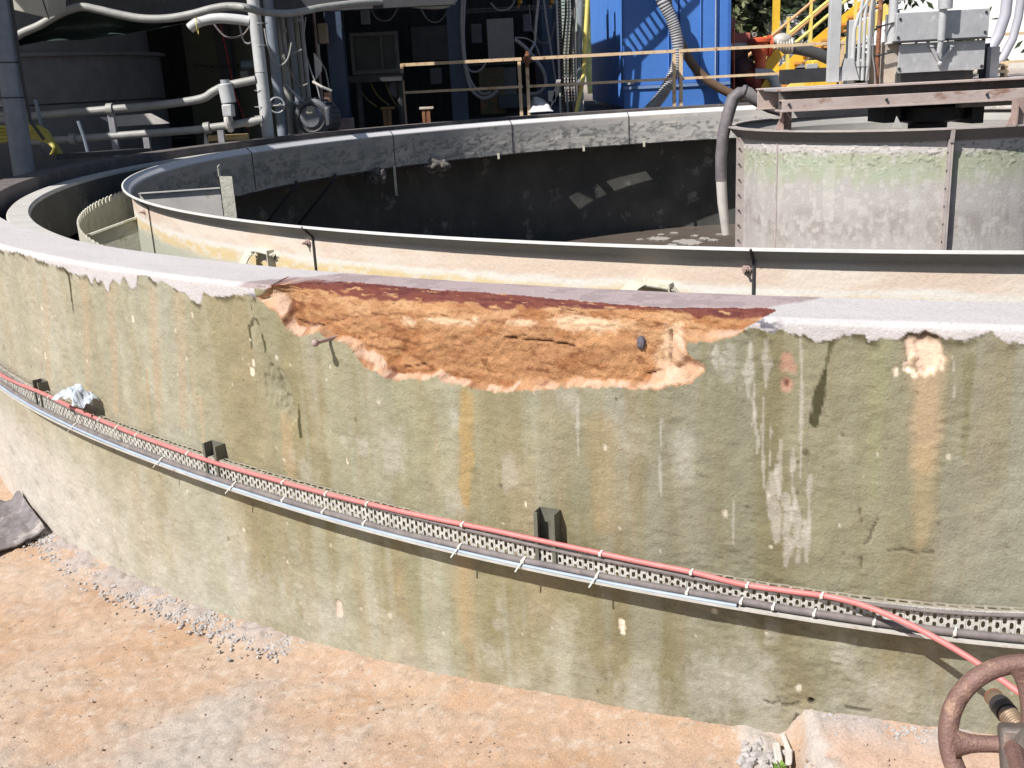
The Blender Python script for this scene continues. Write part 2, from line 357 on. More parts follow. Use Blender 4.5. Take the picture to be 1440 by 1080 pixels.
# rust spots and small spalls
stroke([(1106, 503), (1107, 514)], [.03, .038], (.40, .22, .16), .8, .8, .8, 98, -.002)
stroke([(1107, 540), (1107, 543)], [.03, .03], (.43, .24, .18), .8, .8, .8, 99, -.002)
stroke([(1107, 537), (1107, 541)], [.012, .012], (.14, .05, .035), .9, .4, .6, 101, -.004)
stroke([(1296, 478), (1297, 512)], [.05, .05], (.74, .54, .42), .95, .25, .8, 102, -.007)
stroke([(1309, 478), (1310, 508)], [.05, .055], (.72, .52, .40), .95, .25, .8, 103, -.007)
for x, y, w in ((1260, 520, .02), (1272, 512, .014), (1283, 521, .014), (1275, 516, .01), (874, 876, .02), (873, 884, .016), (63, 497, .012), (356, 507, .012), (354, 519, .014), (487, 645, .008), (58, 428, .008), (270, 440, .008), (186, 445, .01), (738, 705, .006), (958, 505, .008)):
    stroke([(x, y), (x+1, y+6)], w, (.74, .62, .5), .9, .4, .8, int(x), -.003)
stroke([(476, 850), (478, 862)], [.03, .03], (.62, .47, .4), .9, .4, .9, 104, -.004)
# battered spot left of the patch, and cracks
for k, (x, y) in enumerate(((385, 530), (395, 560), (405, 575), (378, 545), (400, 540))):
    stroke([(x, y-10), (x+4, y+10)], .045, (.25, .235, .165), .5, 1., 1.2, 130+k, -.006)
stroke([(383, 515), (392, 535), (398, 560), (408, 585)], [.01, .02, .014, .01], (.2, .185, .12), .6, .8, 1.2, 140, -.006)
def crack(pts, w=.004, seed=0): stroke(pts, w, (.09, .075, .05), .85, .6, .8, 150+seed, -.004)
crack([(1250, 774), (1270, 773), (1288, 778), (1312, 777)], .005, 1); crack([(1236, 728), (1228, 742), (1222, 760), (1216, 765)], .004, 2)
crack([(1075, 985), (1086, 990), (1096, 986)], .006, 3); crack([(1100, 991), (1112, 992), (1124, 988)], .007, 4); crack([(1190, 995), (1205, 998), (1224, 1000)], .007, 5)
crack([(1122, 1005), (1118, 1015), (1112, 1020)], .008, 6); crack([(1208, 710), (1212, 735)], .003, 7); crack([(1213, 780), (1210, 800)], .003, 8)
stroke([(1139, 985.5), (1142, 986)], .012, (.02, .018, .012), 1, .3, .3, 160, -.012)
# random small chips
for k in range(420):
    s0 = rng.uniform(sv[0], sv[-1]); l0 = rng.uniform(.12, 1.35); r0 = rng.uniform(.0022, .006)*(1+(rng.random() < .1)); W = window([(s0, l0)], .03)
    m = sst(1.2, .7, np.hypot((Sg[W]-s0)*(1+.5*rng.random()), (Lg[W]-l0)*rng.uniform(.6, 1.2))/r0+.7*(fine[W]-.5))
    lightc = rng.random() < (.62 if l0 < .6 else .85)
    colr[W] = mixc(colr[W], (.55, .5, .42) if lightc else (.12, .1, .065), m*.75); disp[W] -= .0015*m
# --- pale coating on the coping with its jagged lower edge
pe = [(0, 352), (25, 355), (42, 361), (55, 366), (75, 373), (89, 377), (97, 382), (103, 383), (111, 388), (121, 386), (129, 399), (134, 390), (137, 398), (144, 394), (149, 406), (153, 412), (154.5, 400), (161, 392), (169, 400),
      (175, 390), (180, 398), (184, 408), (191, 403), (194, 388), (207, 388), (217, 397), (230, 397), (247, 407), (260, 413), (281, 428), (287, 409), (293, 415), (307, 418), (333, 413), (360, 417), (382, 404), (405, 391)]
pe2 = [(1070, 462), (1078, 468), (1087, 472), (1095, 466), (1110, 471), (1123, 474), (1137, 472), (1151, 480), (1172, 478), (1193, 471), (1216, 471), (1220, 480), (1239, 478), (1271, 473), (1286, 469), (1316, 469), (1337, 478), (1355, 481), (1373, 473),
       (1394, 469), (1408, 476), (1418, 481), (1440, 483), (1470, 480), (1500, 486)]
e1 = SLs(pe); e2 = SLs(pe2)
ks = np.concatenate([[-9, e1[0, 0]-.6], e1[:, 0], e2[:, 0], [9]]); kl = np.concatenate([[.05, .05], e1[:, 1], e2[:, 1], [.06]])
o_ = np.argsort(ks, kind='stable'); edge = np.interp(Sg+.012*(fbm(Sg*40, Lg*40, 2, 170)-.5), ks[o_], kl[o_])+.02*(fbm(Sg*55, Lg*30, 4, 171)-.5)
paint = edge-Lg
pm = sst(-.0005, .0015, paint)
rim = sst(-.026, -.004, paint)*(1-pm)*sst(.40, .56, fbm(Sg*22, Lg*30, 4, 172))
colr = mixc(colr, (.075, .064, .032), .9*rim)
pc = np.empty(colr.shape); pc[:] = (.49, .463, .468); pc *= (.93+.14*fbm(Sg*5, Lg*14, 4, 175))[..., None]
pc = mixc(pc, (.42, .41, .41), .5*sst(.60, .72, fbm(Sg*14, Lg*20, 4, 177))*sst(-.02, .02, Lg))
for (x, y, w) in ((372, 404, .06), (385, 396, .05), (355, 408, .05), (1080, 461, .05), (1066, 456, .04)):       # chipped, scuffed ends of the coating
    q = SL(x, y); dd = np.hypot(Sg-q[0], Lg-q[1])/w
    pc = mixc(pc, (.12, .12, .15), .85*sst(1., .2, dd)*sst(.50, .58, fbm(Sg*50, Lg*60, 3, 178)))
colr = colr*(1-pm[..., None])+pc*pm[..., None]
disp = disp*(1-.75*pm)+.0014*pm
# worn mauve coping left between the patch and the inner edge
sA, sB = SL(418, 386)[0], SL(1108, 428)[0]
worn = sst(0, .03, Sg-sA+.9*(Lg+.1)+.05*(mid-.5))*sst(0, .03, sB-Sg-.6*(Lg+.12)+.08*(mid-.5))*(Lg < .012)
colr = mixc(colr, (.36, .285, .29), worn*.93); colr *= (1-.15*worn*(mid > .55))[..., None]
# --- the broken patch
poly = [(380, 403), (405, 389.5), (500, 397), (560, 403), (620, 408), (700, 413), (790, 421), (880, 429.5), (940, 433.5), (1000, 434), (1050, 433), (1088, 434), (1088, 437), (1071, 449), (1044, 462), (1032, 471), (1004, 480), (964, 481),
        (963, 497), (986, 509), (990, 517), (973, 538), (931, 547), (860, 547), (827, 543), (787, 547), (741, 550), (707, 552), (697, 550), (665, 547), (635, 542), (612, 530), (590, 535), (557, 536), (540, 532), (515, 517), (495, 492),
        (485, 484), (460, 478), (446, 465), (420, 474), (401, 460), (398, 452), (375, 430), (361, 417), (366, 414)]
q = SLs(poly); W = window(q, .08)
S, L = Sg[W], Lg[W]
jit = (fbm(S*28, L*28, 4, 180)-.5)*.022
d, ins = dist_poly(q, S+jit, L+(fbm(S*30, L*30, 4, 181)-.5)*.02)
sd = np.where(ins, d, -d)                      # >0 inside
wide = .004+.020*sst(.42, .78, fbm(S*9, L*9, 4, 182))
for x, y, r, w in ((385, 432, .055, .05), (522, 508, .05, .035), (958, 525, .09, .06), (1020, 472, .06, .03), (430, 470, .05, .02)):
    p_ = SL(x, y); wide = np.maximum(wide, w*np.exp(-((S-p_[0])**2+(L-p_[1])**2)/r**2))
topc = sst(.045, .005, L)                      # no pale rim along the top edge
wide = wide*(1-topc)+.004
m = np.clip(sd/wide+.6*(fbm(S*40, L*40, 4, 187)-.5)*sst(0, .3, sd/wide), 0, 1)
lump = -np.abs(fbm(S*9, L*16, 5, 184)-.5)*.016+.002+(fbm(S*3, L*5, 2, 183)-.5)*.005+(fbm(S*34, L*52, 4, 185)-.5)*.010+(fbm(S*90, L*90, 2, 189)-.5)*.005-np.abs(fbm(S*30, L*42, 4, 226)-.5)*.013+.002
tq = q[:12][np.argsort(q[:12, 0])]; r0 = np.interp(S, tq[:, 0], tq[:, 1])-.004   # where the broken chamfer starts on the top
t = np.clip((L-r0)/(.15-r0), 0, 1)
chR = (1-t)**2*(RA+r0)+2*t*(1-t)*(RA-.04)+t**2*(RA-.034); chZ = (1-t)**2*H+2*t*(1-t)*(H-.012)+t**2*(H-.15)
cavR = np.where(L < .15, chR, RA-.034); cavZ = np.where(L < .15, chZ, H-L)
oz = (fbm(S*10, L*5, 3, 186)-.5)
rg_ = -.006+.05*oz+.035*(fbm(S*38, L*12, 4, 221)-.5); red = sst(-.010+rg_, -.026+rg_, L)*sst(.36, .44, fbm(S*20, L*50, 4, 222)+sst(.0, -.03, L)*.1)*sst(.5, .42, fbm(S*30, L*34, 4, 188)*sst(-.02, .06, L))
cc = np.empty(S.shape+(3,)); cc[:] = (.37, .195, .098)
cc = mixc(cc, (.47, .255, .125), .65*sst(.42, .66, fbm(S*9, L*16, 5, 190)))
cc = mixc(cc, (.27, .11, .045), .6*sst(.48, .66, fbm(S*12, L*26, 5, 191)))
cc = mixc(cc, (.50, .31, .175), .55*sst(.12, .03, L+.05*oz)*sst(.4, .62, fbm(S*14, L*24, 5, 192)))
cc = mixc(cc, (.16, .06, .03), .7*sst(.67, .74, fbm(S*22, L*60, 5, 193)))
for x, y, rx, ry in ((820, 458, .11, .03), (790, 447, .05, .02), (942, 480, .03, .055), (655, 446, .012, .02), (935, 520, .035, .05), (620, 450, .08, .012), (720, 452, .05, .012), (560, 450, .03, .02)):
    p_ = SL(x, y); e = np.hypot((S-p_[0])/rx, (L-p_[1])/ry)+1.1*(fbm(S*40, L*40, 4, 194)-.5)
    cc = mixc(cc, (.66, .48, .33), .72*sst(1.25, .45, e+.7*(fbm(S*90, L*90, 3, 224)-.5)))
cc *= (.86+.28*fbm(S*110, L*110, 2, 225))[..., None]
cc = mixc(cc, (.15, .045, .04), .92*red); cc = mixc(cc, (.09, .028, .035), .6*red*sst(.5, .6, fbm(S*12, L*60, 3, 196)))
for pts in (((700, 478), (740, 482), (760, 484), (800, 492)), ((406, 455), (425, 462), (450, 460)), ((560, 520), (590, 517)), ((905, 530), (930, 524)), ((760, 425), (800, 432)), ((937, 470), (938, 500), (937, 535))):
    qq = SLs(pts); dq, _ = dist_poly(qq, S, L, False); mk = sst(1.2, .5, dq/.0032+1.3*(fbm(S*50, L*50, 3, 197)-.35))
    cc = mixc(cc, (.08, .03, .02), .9*mk); lump -= .008*mk
pale = sst(0, .15, sd/wide)*sst(1.25, .85, sd/wide+.5*(fbm(S*40, L*40, 3, 198)-.5))*(1-.95*topc)
pale = pale*(.12+.75*sst(.34, .5, fbm(S*13, L*13, 4, 223)+.25*sst(.02, .05, wide)))
cc = mixc(cc, (.64, .46, .35), .9*pale); cc = mixc(cc, (.52, .30, .18), .75*pale*sst(.46, .62, fbm(S*22, L*30, 4, 199)))
for x, y in ((398, 458), (545, 529), (402, 440)):
    p_ = SL(x, y); cc = mixc(cc, (.16, .06, .04), .8*sst(1.1, .6, np.hypot((S-p_[0])/.012, (L-p_[1])/.03)))
inm = sst(-.001, .001, sd)
colr[W] = colr[W]*(1-inm[..., None])+cc*inm[..., None]
# --- build the vertices
Rg = RA+np.where(Lg < 0, Lg, 0.); Zg = H-np.maximum(Lg, 0)
nr = np.where(Lg < 0, sst(-.02, 0, Lg)*.75, 1.); nr = np.clip(nr, 0, 1); nz = np.sqrt(np.maximum(1-nr**2, 0)); nz = np.where(Lg >= 0, 0, nz)
rc = .018                                       # rounded arris
cor = np.clip(1-np.abs(Lg)/rc, 0, 1)**2*rc*.32
Rg = Rg+disp*nr-cor; Zg = Zg+disp*nz-cor
Rw, Zw = Rg[W], Zg[W]
Rw = Rw*(1-m)+(cavR+lump*m*sst(-.1, .03, L))*m; Zw = Zw*(1-m)+(cavZ+lump*m*.5*sst(.1, -.02, L))*m
Rg[W] = Rw; Zg[W] = Zw
Bg = Sg/RA
P = np.stack([CX+Rg*np.sin(Bg), CY-Rg*np.cos(Bg), Zg], -1)
lab = np.zeros(Sg.shape, int); lab[paint > 0] = 1
lw = lab[W]; lw[sd > 0] = 2; lab[W] = lw
fl = lab[:-1, :-1]
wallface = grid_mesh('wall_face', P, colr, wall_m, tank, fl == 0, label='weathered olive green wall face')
grid_mesh('coping_coating', P, colr, wall_m, tank, fl == 1, label='pale lilac grey coating on the wall top')
grid_mesh('broken_patch', P, colr, patch_m, tank, fl == 2, label='broken away patch showing orange body')
del st1, st2, pb, pc
# rest of the wall ring, coarser, and the inner side of the whole ring
mb = MB(); mb.lathe([(RB, -1.3), (RB, H), (RA, H), (RA, -.6)], B1, B0+2*math.pi, 260); obj('wall_ring', mb, plain_wall, tank, label='dark stained far side of the wall')
mb = MB(); mb.lathe([(RB, -1.3), (RB, H-.004)], B0, B1, 90); obj('wall_inner_face', mb, plain_wall, tank)
# ---- launder rim ring (inner wall of the overflow channel) with plaster
rim_m = M('launder concrete', (.52, .5, .47), (.4, .39, .37), 6, .9, 0, .3, spots=(.26, .26, .24), spot_t=.64)
in_m = M('shade darkened inner concrete', (.10, .098, .09), (.045, .047, .044), 1.6, .9, 0, .3, spots=(.2, .19, .175), spot_t=.62, spot_scale=3)  # shade below the launder is put into this dark colour
zS = 1.0216
mb = MB(); mb.lathe([(RS-.138, zS-.03), (RS-.138, zS-.012), (RS-.128, zS), (RS-.012, zS), (RS, zS-.012), (RS, .5)], -math.pi, math.pi, 360); obj('launder_rim', mb, rim_m, tank)
mb = MB(); mb.lathe([(RS-.14, -1.3), (RS-.14, zS-.028)], -math.pi, math.pi, 360); obj('inner_wall', mb, in_m, tank, label='inner wall above the water with its shade painted dark')
mb = MB()
def plate_piece(r0, r1, b0, b1, n): mb.lathe([(r0, zCB), (r1, zCB), (r1, zCB-.012), (r0, zCB-.012)], rad(b0), rad(b1), n, closed=True)
plate_piece(RC-.05, 6.955, -180, 180, 240); plate_piece(7.02, RS-.141, -180, 180, 240)  # unseen plate added to shade the inner wall; its slots let sun patches through
for b0_, b1_ in ((-180, -166), (-159.8, -158.5), (-153.2, 180)): plate_piece(6.9551, 7.0199, b0_, b1_, max(2, int((b1_-b0_)/1.5))); obj('launder_shade_plate', mb, plain_wall, tank)
# ---- notched weir plate
weir_m = M('pale scaled weir plate', (.56, .54, .46), (.42, .41, .34), 9, .8, 0, .2, spots=(.3, .31, .2), spot_t=.6)
mb = MB(); NW = 150
vs = []; fs = []
for i in range(NW*6+1):
    b = rad(-140)+rad(160)*i/(NW*6); k = i % 6
    zt = .90-(.045 if k in (4, 5) else .008*math.sin(math.pi*k/4))
    vs += [ringp(RW, b, zCB), ringp(RW, b, zt), ringp(RW+.01, b, zt), ringp(RW+.01, b, zCB)]
for i in range(NW*6):
    for k in range(3): fs.append((i*4+k, i*4+4+k, i*4+5+k, i*4+1+k))
mb.add(vs, fs); obj('weir_plate', mb, weir_m, tank)
# ---- scum baffle: shell stained differently on its two faces, light and shade of the flared lip painted in
RSH = RC-.052; zL = zC-.052
baf_m = MV('baffle sheet', .62, .35, 60, .08, spec=.4)
def baffle(name, b0, b1, ds, inner, colf, label):
    s = np.arange(RSH*b0, RSH*b1, ds); zz = np.concatenate([np.arange(zCB, zL, .012), np.linspace(zL, zC, 6)])
    S, Z = np.meshgrid(s, zz, indexing='ij'); R = RSH+np.maximum(0, Z-zL)*1.0
    cl, dp = colf(S, Z); R = R+(-.004 if inner else 0)+dp*(-1 if inner else 1); b = S/RSH
    P = np.stack([CX+R*np.sin(b), CY-R*np.cos(b), Z], -1)
    return grid_mesh(name, P, cl, baf_m, tank, flip=inner, label=label)
def outc(S, Z):
    u = (Z-zCB)/(zL-zCB); n = fbm(S*3, Z*9, 4, 200); n2 = fbm(S*14, Z*40, 4, 201)
    c = np.empty(S.shape+(3,)); c[:] = (.60, .49, .405)
    c = mixc(c, (.66, .60, .53), .7*sst(.45, .65, n))
    c = mixc(c, (.66, .64, .6), .9*sst(.80, .765, u+.10*(n-.5)+.03*(n2-.5))*sst(.66, .72, u+.1*(n-.5)))
    c = mixc(c, (.60, .47, .24), .8*sst(.74, .68, u+.12*(n-.5)+.06*(n2-.5))*sst(.5, .6, u)); c = mixc(c, (.62, .58, .5), .7*sst(.55, .62, n2)*sst(.74, .7, u))
    c = mixc(c, (.50, .50, .42), .85*sst(.62, .5, u+.2*(n-.5)))
    gl = sst(RSH*bear(C(420, 330, RC)), RSH*bear(C(215, 290, RC)), S)
    c = mixc(c, (.36, .38, .31), .75*gl*sst(.62, .5, u+.2*(n-.5)))
    c = mixc(c, (.30, .30, .30), .8*sst(zL-.002, zL+.004, Z))  # downward face of the lip painted dark, standing in for its shade
    return c, (n2-.5)*.002
def innc(S, Z):
    u = (Z-zCB)/(zL-zCB); b = S/RSH; n = fbm(S*2.2, Z*7, 4, 210); n2 = fbm(S*8, Z*22, 5, 211)
    c = np.empty(S.shape+(3,)); c[:] = (.57, .53, .49)
    c = mixc(c, (.42, .40, .385), .8*sst(.42, .62, n))
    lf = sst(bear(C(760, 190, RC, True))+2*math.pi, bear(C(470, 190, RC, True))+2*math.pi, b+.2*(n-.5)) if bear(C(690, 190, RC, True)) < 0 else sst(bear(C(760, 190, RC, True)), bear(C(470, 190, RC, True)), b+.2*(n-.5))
    c = mixc(c, (.235, .235, .215), .8*lf)  # left stretch turned from the sun: its shade painted in over the stains
    c = mixc(c, (.12, .13, .125), .75*sst(.60, .68, fbm(S*14, Z*26, 6, 214, .6)+.09*sst(.6, .2, np.abs(u-.35))-.1*sst(.6, .9, u)+.04*lf)); c = mixc(c, (.36, .35, .34), .45*sst(.5, .62, fbm(S*1.2, Z*30, 3, 216)))
    c = mixc(c, (.50, .49, .44), .7*sst(.6, .68, fbm(S*18, Z*30, 5, 213))*sst(.7, .5, u)*(1-lf)); c = mixc(c, (.22, .23, .22), .5*lf*sst(.52, .62, fbm(S*5, Z*9, 5, 217)))
    c = mixc(c, (.74, .73, .74), .92*sst(zL-.01, zL+.01, Z))  # upward face of the lip painted bright for the sun on it
    return c, (n2-.5)*.007*sst(.85, .6, u)
baffle('baffle_outer_face', rad(-150), rad(10), .012, False, outc, 'peach and ochre stained outer face of the baffle')
bi = baffle('baffle_inner_face', rad(60), rad(330), .018, True, innc, 'grey stained inner face of the baffle, shade painted in at the left')
def lip_edge(b0, b1, n):
    mb = MB(); mb.lathe([(RC-.006, zC-.006), (RC-.006, zC+.004), (RC+.004, zC+.004), (RC+.004, zC-.006)], b0, b1, n, closed=True); return mb
obj('baffle_lip', lip_edge(-math.pi, math.pi, 420), M('bright lip steel', (.78, .77, .75), (.62, .61, .6), 9, .6, 0, .1), tank)
mb = MB(); mb.lathe([(RSH-.0045, zCB-.005), (RSH+.002, zCB-.005), (RSH+.002, zCB+.006), (RSH-.0045, zCB+.006)], -math.pi, math.pi, 300, closed=True); obj('baffle_foot', mb, dark_steel, tank)
for px, py, far in ((441, 335, 0), (1060, 385, 0), (211, 300, 0), (355, 206+25, 1), (553, 200, 1), (720, 190, 1), (884, 175, 1)):      # lap joints
    b = bear(C(px, py, RSH, bool(far))); mb = MB()
    s_ = -1 if far else 1
    for w, dz in ((.004, 0),):
        A = ringp(RSH+s_*.006, b, zCB+.01); B = ringp(RSH+s_*.006, b, zL); mb.bar(A, B, .008 if not far else .012, .006, ringp(1, b, 0)-ringp(0, b, 0))
        mb.bar(B, ringp(RC+s_*.006, b, zC), .008 if not far else .012, .006, ringp(1, b, 0)-ringp(0, b, 0))
    obj('lap_joint', mb, dark_steel, tank)
for px, py in ((434, 341), (1050, 378), (383, 365), (204, 298)):
    p = C(px, py, RSH); b = bear(p); mb = MB()
    mb.cyl(ringp(RSH, b, p[2]), ringp(RSH+.008, b, p[2]), .016, 14); mb.tube([ringp(RSH+.006, b, p[2]), ringp(RSH+.018, b, p[2])], .010, 6); mb.cyl(ringp(RSH+.016, b, p[2]), ringp(RSH+.035, b, p[2]), .005, 8)
    obj('bolt', mb, pinkish_steel, tank)
# clips on the outside of the near baffle (bent straps)
for x0, x1, y0, yt in ((338, 392, 372, 350), (877, 953, 412, 397)):
    mb = MB(); pa = C(x0, y0, RSH+.09); pb_ = C((x0+x1)/2-6, yt, RSH+.02); pc_ = C(x1-8, yt+4, RSH+.004)
    z0 = pa[2]-.12
    pts = catmull([np.array([pa[0]-.03, pa[1], z0]), pa-np.array([0, 0, .02]), (pa+pb_)/2+np.array([0, 0, .01]), pb_, pc_+np.array([.0, 0, -.004]), pc_+np.array([.02, 0, -.02])], 5)
    for i in range(len(pts)-1): mb.bar(pts[i], pts[i+1]+(pts[i+1]-pts[i])*.03, .06, .005, np.array([0, -.3, 1]))
    b = bear(pc_); mb.bar(ringp(RSH+.02, b, pc_[2]-.14), ringp(RSH+.02, b, pc_[2]+.01), .006, .04, ringp(1, b, 0)-ringp(0, b, 0))
    obj('strap_bracket', mb, weir_m, tank)
# radial arms between baffle and weir (left)
for (xa, ya), (xb, yb), hh in (((152, 334), (192, 306), .09), ((147, 272), (180, 268), .05)):
    mb = MB(); b = bear(C(xb, yb, RSH)) if hh == .09 else bear(ringp(RSH, rad(-118), 1))
    z1 = C(xb, yb, RSH)[2] if hh == .09 else .95
    mb.bar(ringp(RSH, b, z1), ringp(RW, b-.004, z1-.10 if hh == .09 else z1-.02), .05, .012)
    mb.prism([ringp(RSH, b, z1-.01), ringp(RW, b-.004, (z1-.11 if hh == .09 else z1-.03)), ringp(RW, b-.004, zCB+.05), ringp(RSH, b, zCB+.02)], (.006, .006, 0))
    obj('weir_arm', mb, weir_m if hh == .09 else rim_m, tank)
# scum box plate and bracket inside the baffle at the left
mb = MB(); A = V(196, 272, 7.3); Bq = V(326, 263, 7.3)
mb.prism([A, Bq, Bq-np.array([0, 0, .5]), A-np.array([0, 0, .5])], (0, .012, 0)); mb.bar(A, Bq, .05, .006)
obj('scum_box_plate', mb, M('pale grey sheet', (.5, .48, .46), (.36, .35, .35), 5, .6, .1, .1, spots=(.25, .25, .2), spot_t=.64), tank)
mb = MB(); a = V(307, 248, 7.15); b_ = V(326, 248, 7.15); dn = np.array([0, 0, -.55])
mb.prism([a, b_, b_+dn, a+dn], (0, .008, 0)); mb.prism([a+np.array([0, 0, .065]), a+np.array([0, .05, .075]), a+np.array([0, .06, 0])+dn, a+dn], (.006, 0, 0))
obj('angle_bracket', mb, M('scaly pale steel', (.55, .54, .46), (.38, .38, .33), 14, .75, .1, .4, spots=(.2, .21, .14), spot_t=.6, spot_scale=18), tank)
# encrusted hangers under the far baffle
for px, py in ((553, 236), (700, 222), (820, 208), (905, 200), (415, 258), (470, 249)):
    b = bear(C(px, py, RSH, True)); mb = MB()
    mb.bar(ringp(RSH-.02, b, zCB+.03), ringp(RSH-.02, b, zCB-(.36 if px == 553 else .05)), .03, .02)
    if px in (415, 470): mb.bar(ringp(RSH-.02, b, zCB-.02), ringp(RSH+.5, b+.03, zCB-.6), .03, .03)
    obj('hanger', mb, weir_m if px not in (415, 470) else dark_steel, tank)
for px, py, w, hh in ((528, 247, .16, .13), (606, 233, .30, .10)):
    p = C(px, py, RSH+.02, True); mb = MB()
    U, W_ = np.meshgrid(np.linspace(-1, 1, 30), np.linspace(-1, 1, 24), indexing='ij'); nn = fbm(U*4+px, W_*4, 5, 230+px); rr_ = np.maximum(0, 1-U**2-W_**2+.7*(nn-.5))
    mb.sheet(p+np.stack([w*U*.9+.0*nn, -.02-.12*rr_*nn, hh*.8*W_+.1*(fbm(U*3, W_*3, 3, 240+px)-.5)], -1)*np.clip(np.where(rr_ > 0, 1, .72), 0, 1)[..., None], .02)
    obj('scale_crust', mb, M('grey brown crust', (.17, .155, .14), (.08, .075, .068), 20, .95, 0, .6), tank)
# conical tank floor
# ---- water and floating scum
def disc(name, R, z, n, m, **kw):
    mb = MB(); rs = [0.02]+[R*(i+1)/12 for i in range(12)]
    mb.lathe([(r, z) for r in rs], -math.pi, math.pi, n); return obj(name, mb, m, **kw)
wat = M('brown grey tank water', (.17, .14, .12), (.12, .1, .085), 1.5, .2, 0, .04, bscale=6)
disc('water', RS-.12, ZW, 96, wat, kind='structure')
foam_m = M('pale scum foam', (.42, .40, .37), (.24, .22, .2), 30, .9, 0, .5)
mb = MB()
for (x, y, rx, ry) in ((926, 336, 22, 3.5), (968, 341, 30, 5), (990, 336, 14, 2.4), (948, 328, 8, 1.5), (978, 332, 8, 1.6), (1003, 338, 9, 2), (945, 345, 12, 2), (1012, 330, 7, 1.3), (930, 330, 6, 1.2), (900, 337, 7, 1.2)):
    c = Zp(x, y, ZW); ex = abs(Zp(x+rx, y, ZW)[0]-c[0]); ey = abs(Zp(x, y-ry, ZW)[1]-c[1])
    n = 26; pts = [c+np.array([ex*.7*math.cos(t)*(1+.4*random.uniform(-1, 1)), ey*.7*math.sin(t)*(1+.4*random.uniform(-1, 1)), .004]) for t in np.linspace(0, 2*math.pi, n, endpoint=False)]
    mb.prism(pts, (0, 0, .006))
obj('scum_foam', mb, foam_m, kind='stuff', label='pale foam patches floating on the tank water', cat='foam')
# ------------------------------------------------------------------ feed well drum
fw = thing('feed_well_drum', 'green stained grey steel drum standing in the middle of the tank under the bridge', 'drum', (CX, CY, ZW))
drum_m = MV('drum sheet', .75, .4, 50, .1)
RDS = RD-.092; zDL = zD-.10
def drum_face():
    s = np.arange(RDS*rad(-112), RDS*rad(100), .008); zz = np.concatenate([np.arange(ZW-.1, .1, .05), np.arange(.1, zDL, .008), np.linspace(zDL, zD, 8)])
    S, Z = np.meshgrid(s, zz, indexing='ij'); b = S/RDS
    n = fbm(S*3, Z*5, 4, 300); n2 = fbm(S*16, Z*16, 5, 301); v = fbm(S*14, Z*1.5, 4, 302)
    c = np.empty(S.shape+(3,)); c[:] = (.40, .378, .365)
    c = mixc(c, (.28, .255, .24), .75*sst(.6, .45, Z+.22*(n-.5)+.1*(n2-.5))*sst(.36, .60, .5*n2+.5*v+.04)*sst(.16, .36, Z+.15*(n-.5)))
    c = mixc(c, (.345, .37, .265), .85*sst(.66, .80, Z+.25*(v-.5)+.12*(n-.5))*sst(1.02, .93, Z+.10*(n-.5)))
    c = mixc(c, (.35, .42, .32), .45*sst(.5, .62, n)*sst(.72, .82, Z)*sst(1., .92, Z))
    c = mixc(c, (.50, .47, .465), .9*sst(.955, .985, Z+.07*(n2-.5)))
    c = mixc(c, (.48, .46, .445), .5*sst(.5, .66, v)*sst(.95, .75, Z))
    c = mixc(c, (.52, .50, .48), .5*sst(.56, .72, fbm(S*26, Z*20, 5, 304)))
    c = mixc(c, (.16, .16, .13), .75*sst(.665, .71, fbm(S*30, Z*60, 5, 305, .6)+.06*sst(.05, .0, np.abs(Z-.96)))*sst(.8, .9, Z))
    c = mixc(c, (.16, .15, .15), .95*sst(zDL-.003, zDL+.004, Z))  # shade on the underside of the flared lip painted into its colour
    R = RDS+np.maximum(0, Z-zDL)*.92+(n2-.5)*.0014+.005*sst(.64, .72, fbm(S*24, Z*40, 4, 305))*sst(.8, .9, Z)
    P = np.stack([CX+R*np.sin(b), CY-R*np.cos(b), Z], -1)
    return grid_mesh('shell_face', P, c, drum_m, fw)
drum_face()
drum_in = M('drum inner sheet', (.38, .37, .35), (.27, .26, .25), 4, .8, .1, .2, stretch=(.3, .3, 2))
mb = MB(); mb.lathe([(RDS+.004, ZW-.1), (RDS+.004, zDL), (RD, zD)], rad(98), rad(250), 60); obj('shell_back', mb, drum_in, fw)
mb = MB(); mb.lathe([(RDS-.006, ZW-.1), (RDS-.006, zDL), (RD-.008, zD-.002)], -math.pi, math.pi, 110); obj('shell_inside', mb, drum_in, fw)
lipm = M('drum lip steel', (.5, .44, .42), (.36, .32, .31), 10, .6, .1, .15, spots=(.3, .2, .15), spot_t=.62)
mb = MB(); mb.lathe([(RD-.07, zD-.004), (RD-.07, zD+.006), (RD+.006, zD+.006), (RD+.006, zD-.006)], -math.pi, math.pi, 160, closed=True); obj('top_flange', mb, lipm, fw)
for px in (1331, 1030):           # bolted seam flanges
    y = 260; b = bear(C(px, y, RDS)) if px == 1331 else rad(-86); mb = MB()
    n_ = ringp(1, b, 0)-ringp(0, b, 0); t_ = np.array([math.cos(b), math.sin(b), 0])
    for o in (-.008, .008) if px == 1331 else (0,):
        mb.bar(ringp(RDS+.03, b, ZW)+t_*o, ringp(RDS+.03, b, zDL+.02)+t_*o, .014, .085, n_)
    if px == 1331: mb.bar(ringp(RDS+.074, b, zDL), ringp(RD, b, zD-.01), .028, .02, n_)
    sm = obj('seam_flange', mb, lipm, fw)
    for k in range(7):
        mb = MB(); p = ringp(RDS+.05, b, .16+k*.135); mb.tube([p-t_*.022, p+t_*.022], .0085, 6); obj('bolt', mb, dark_steel, sm)
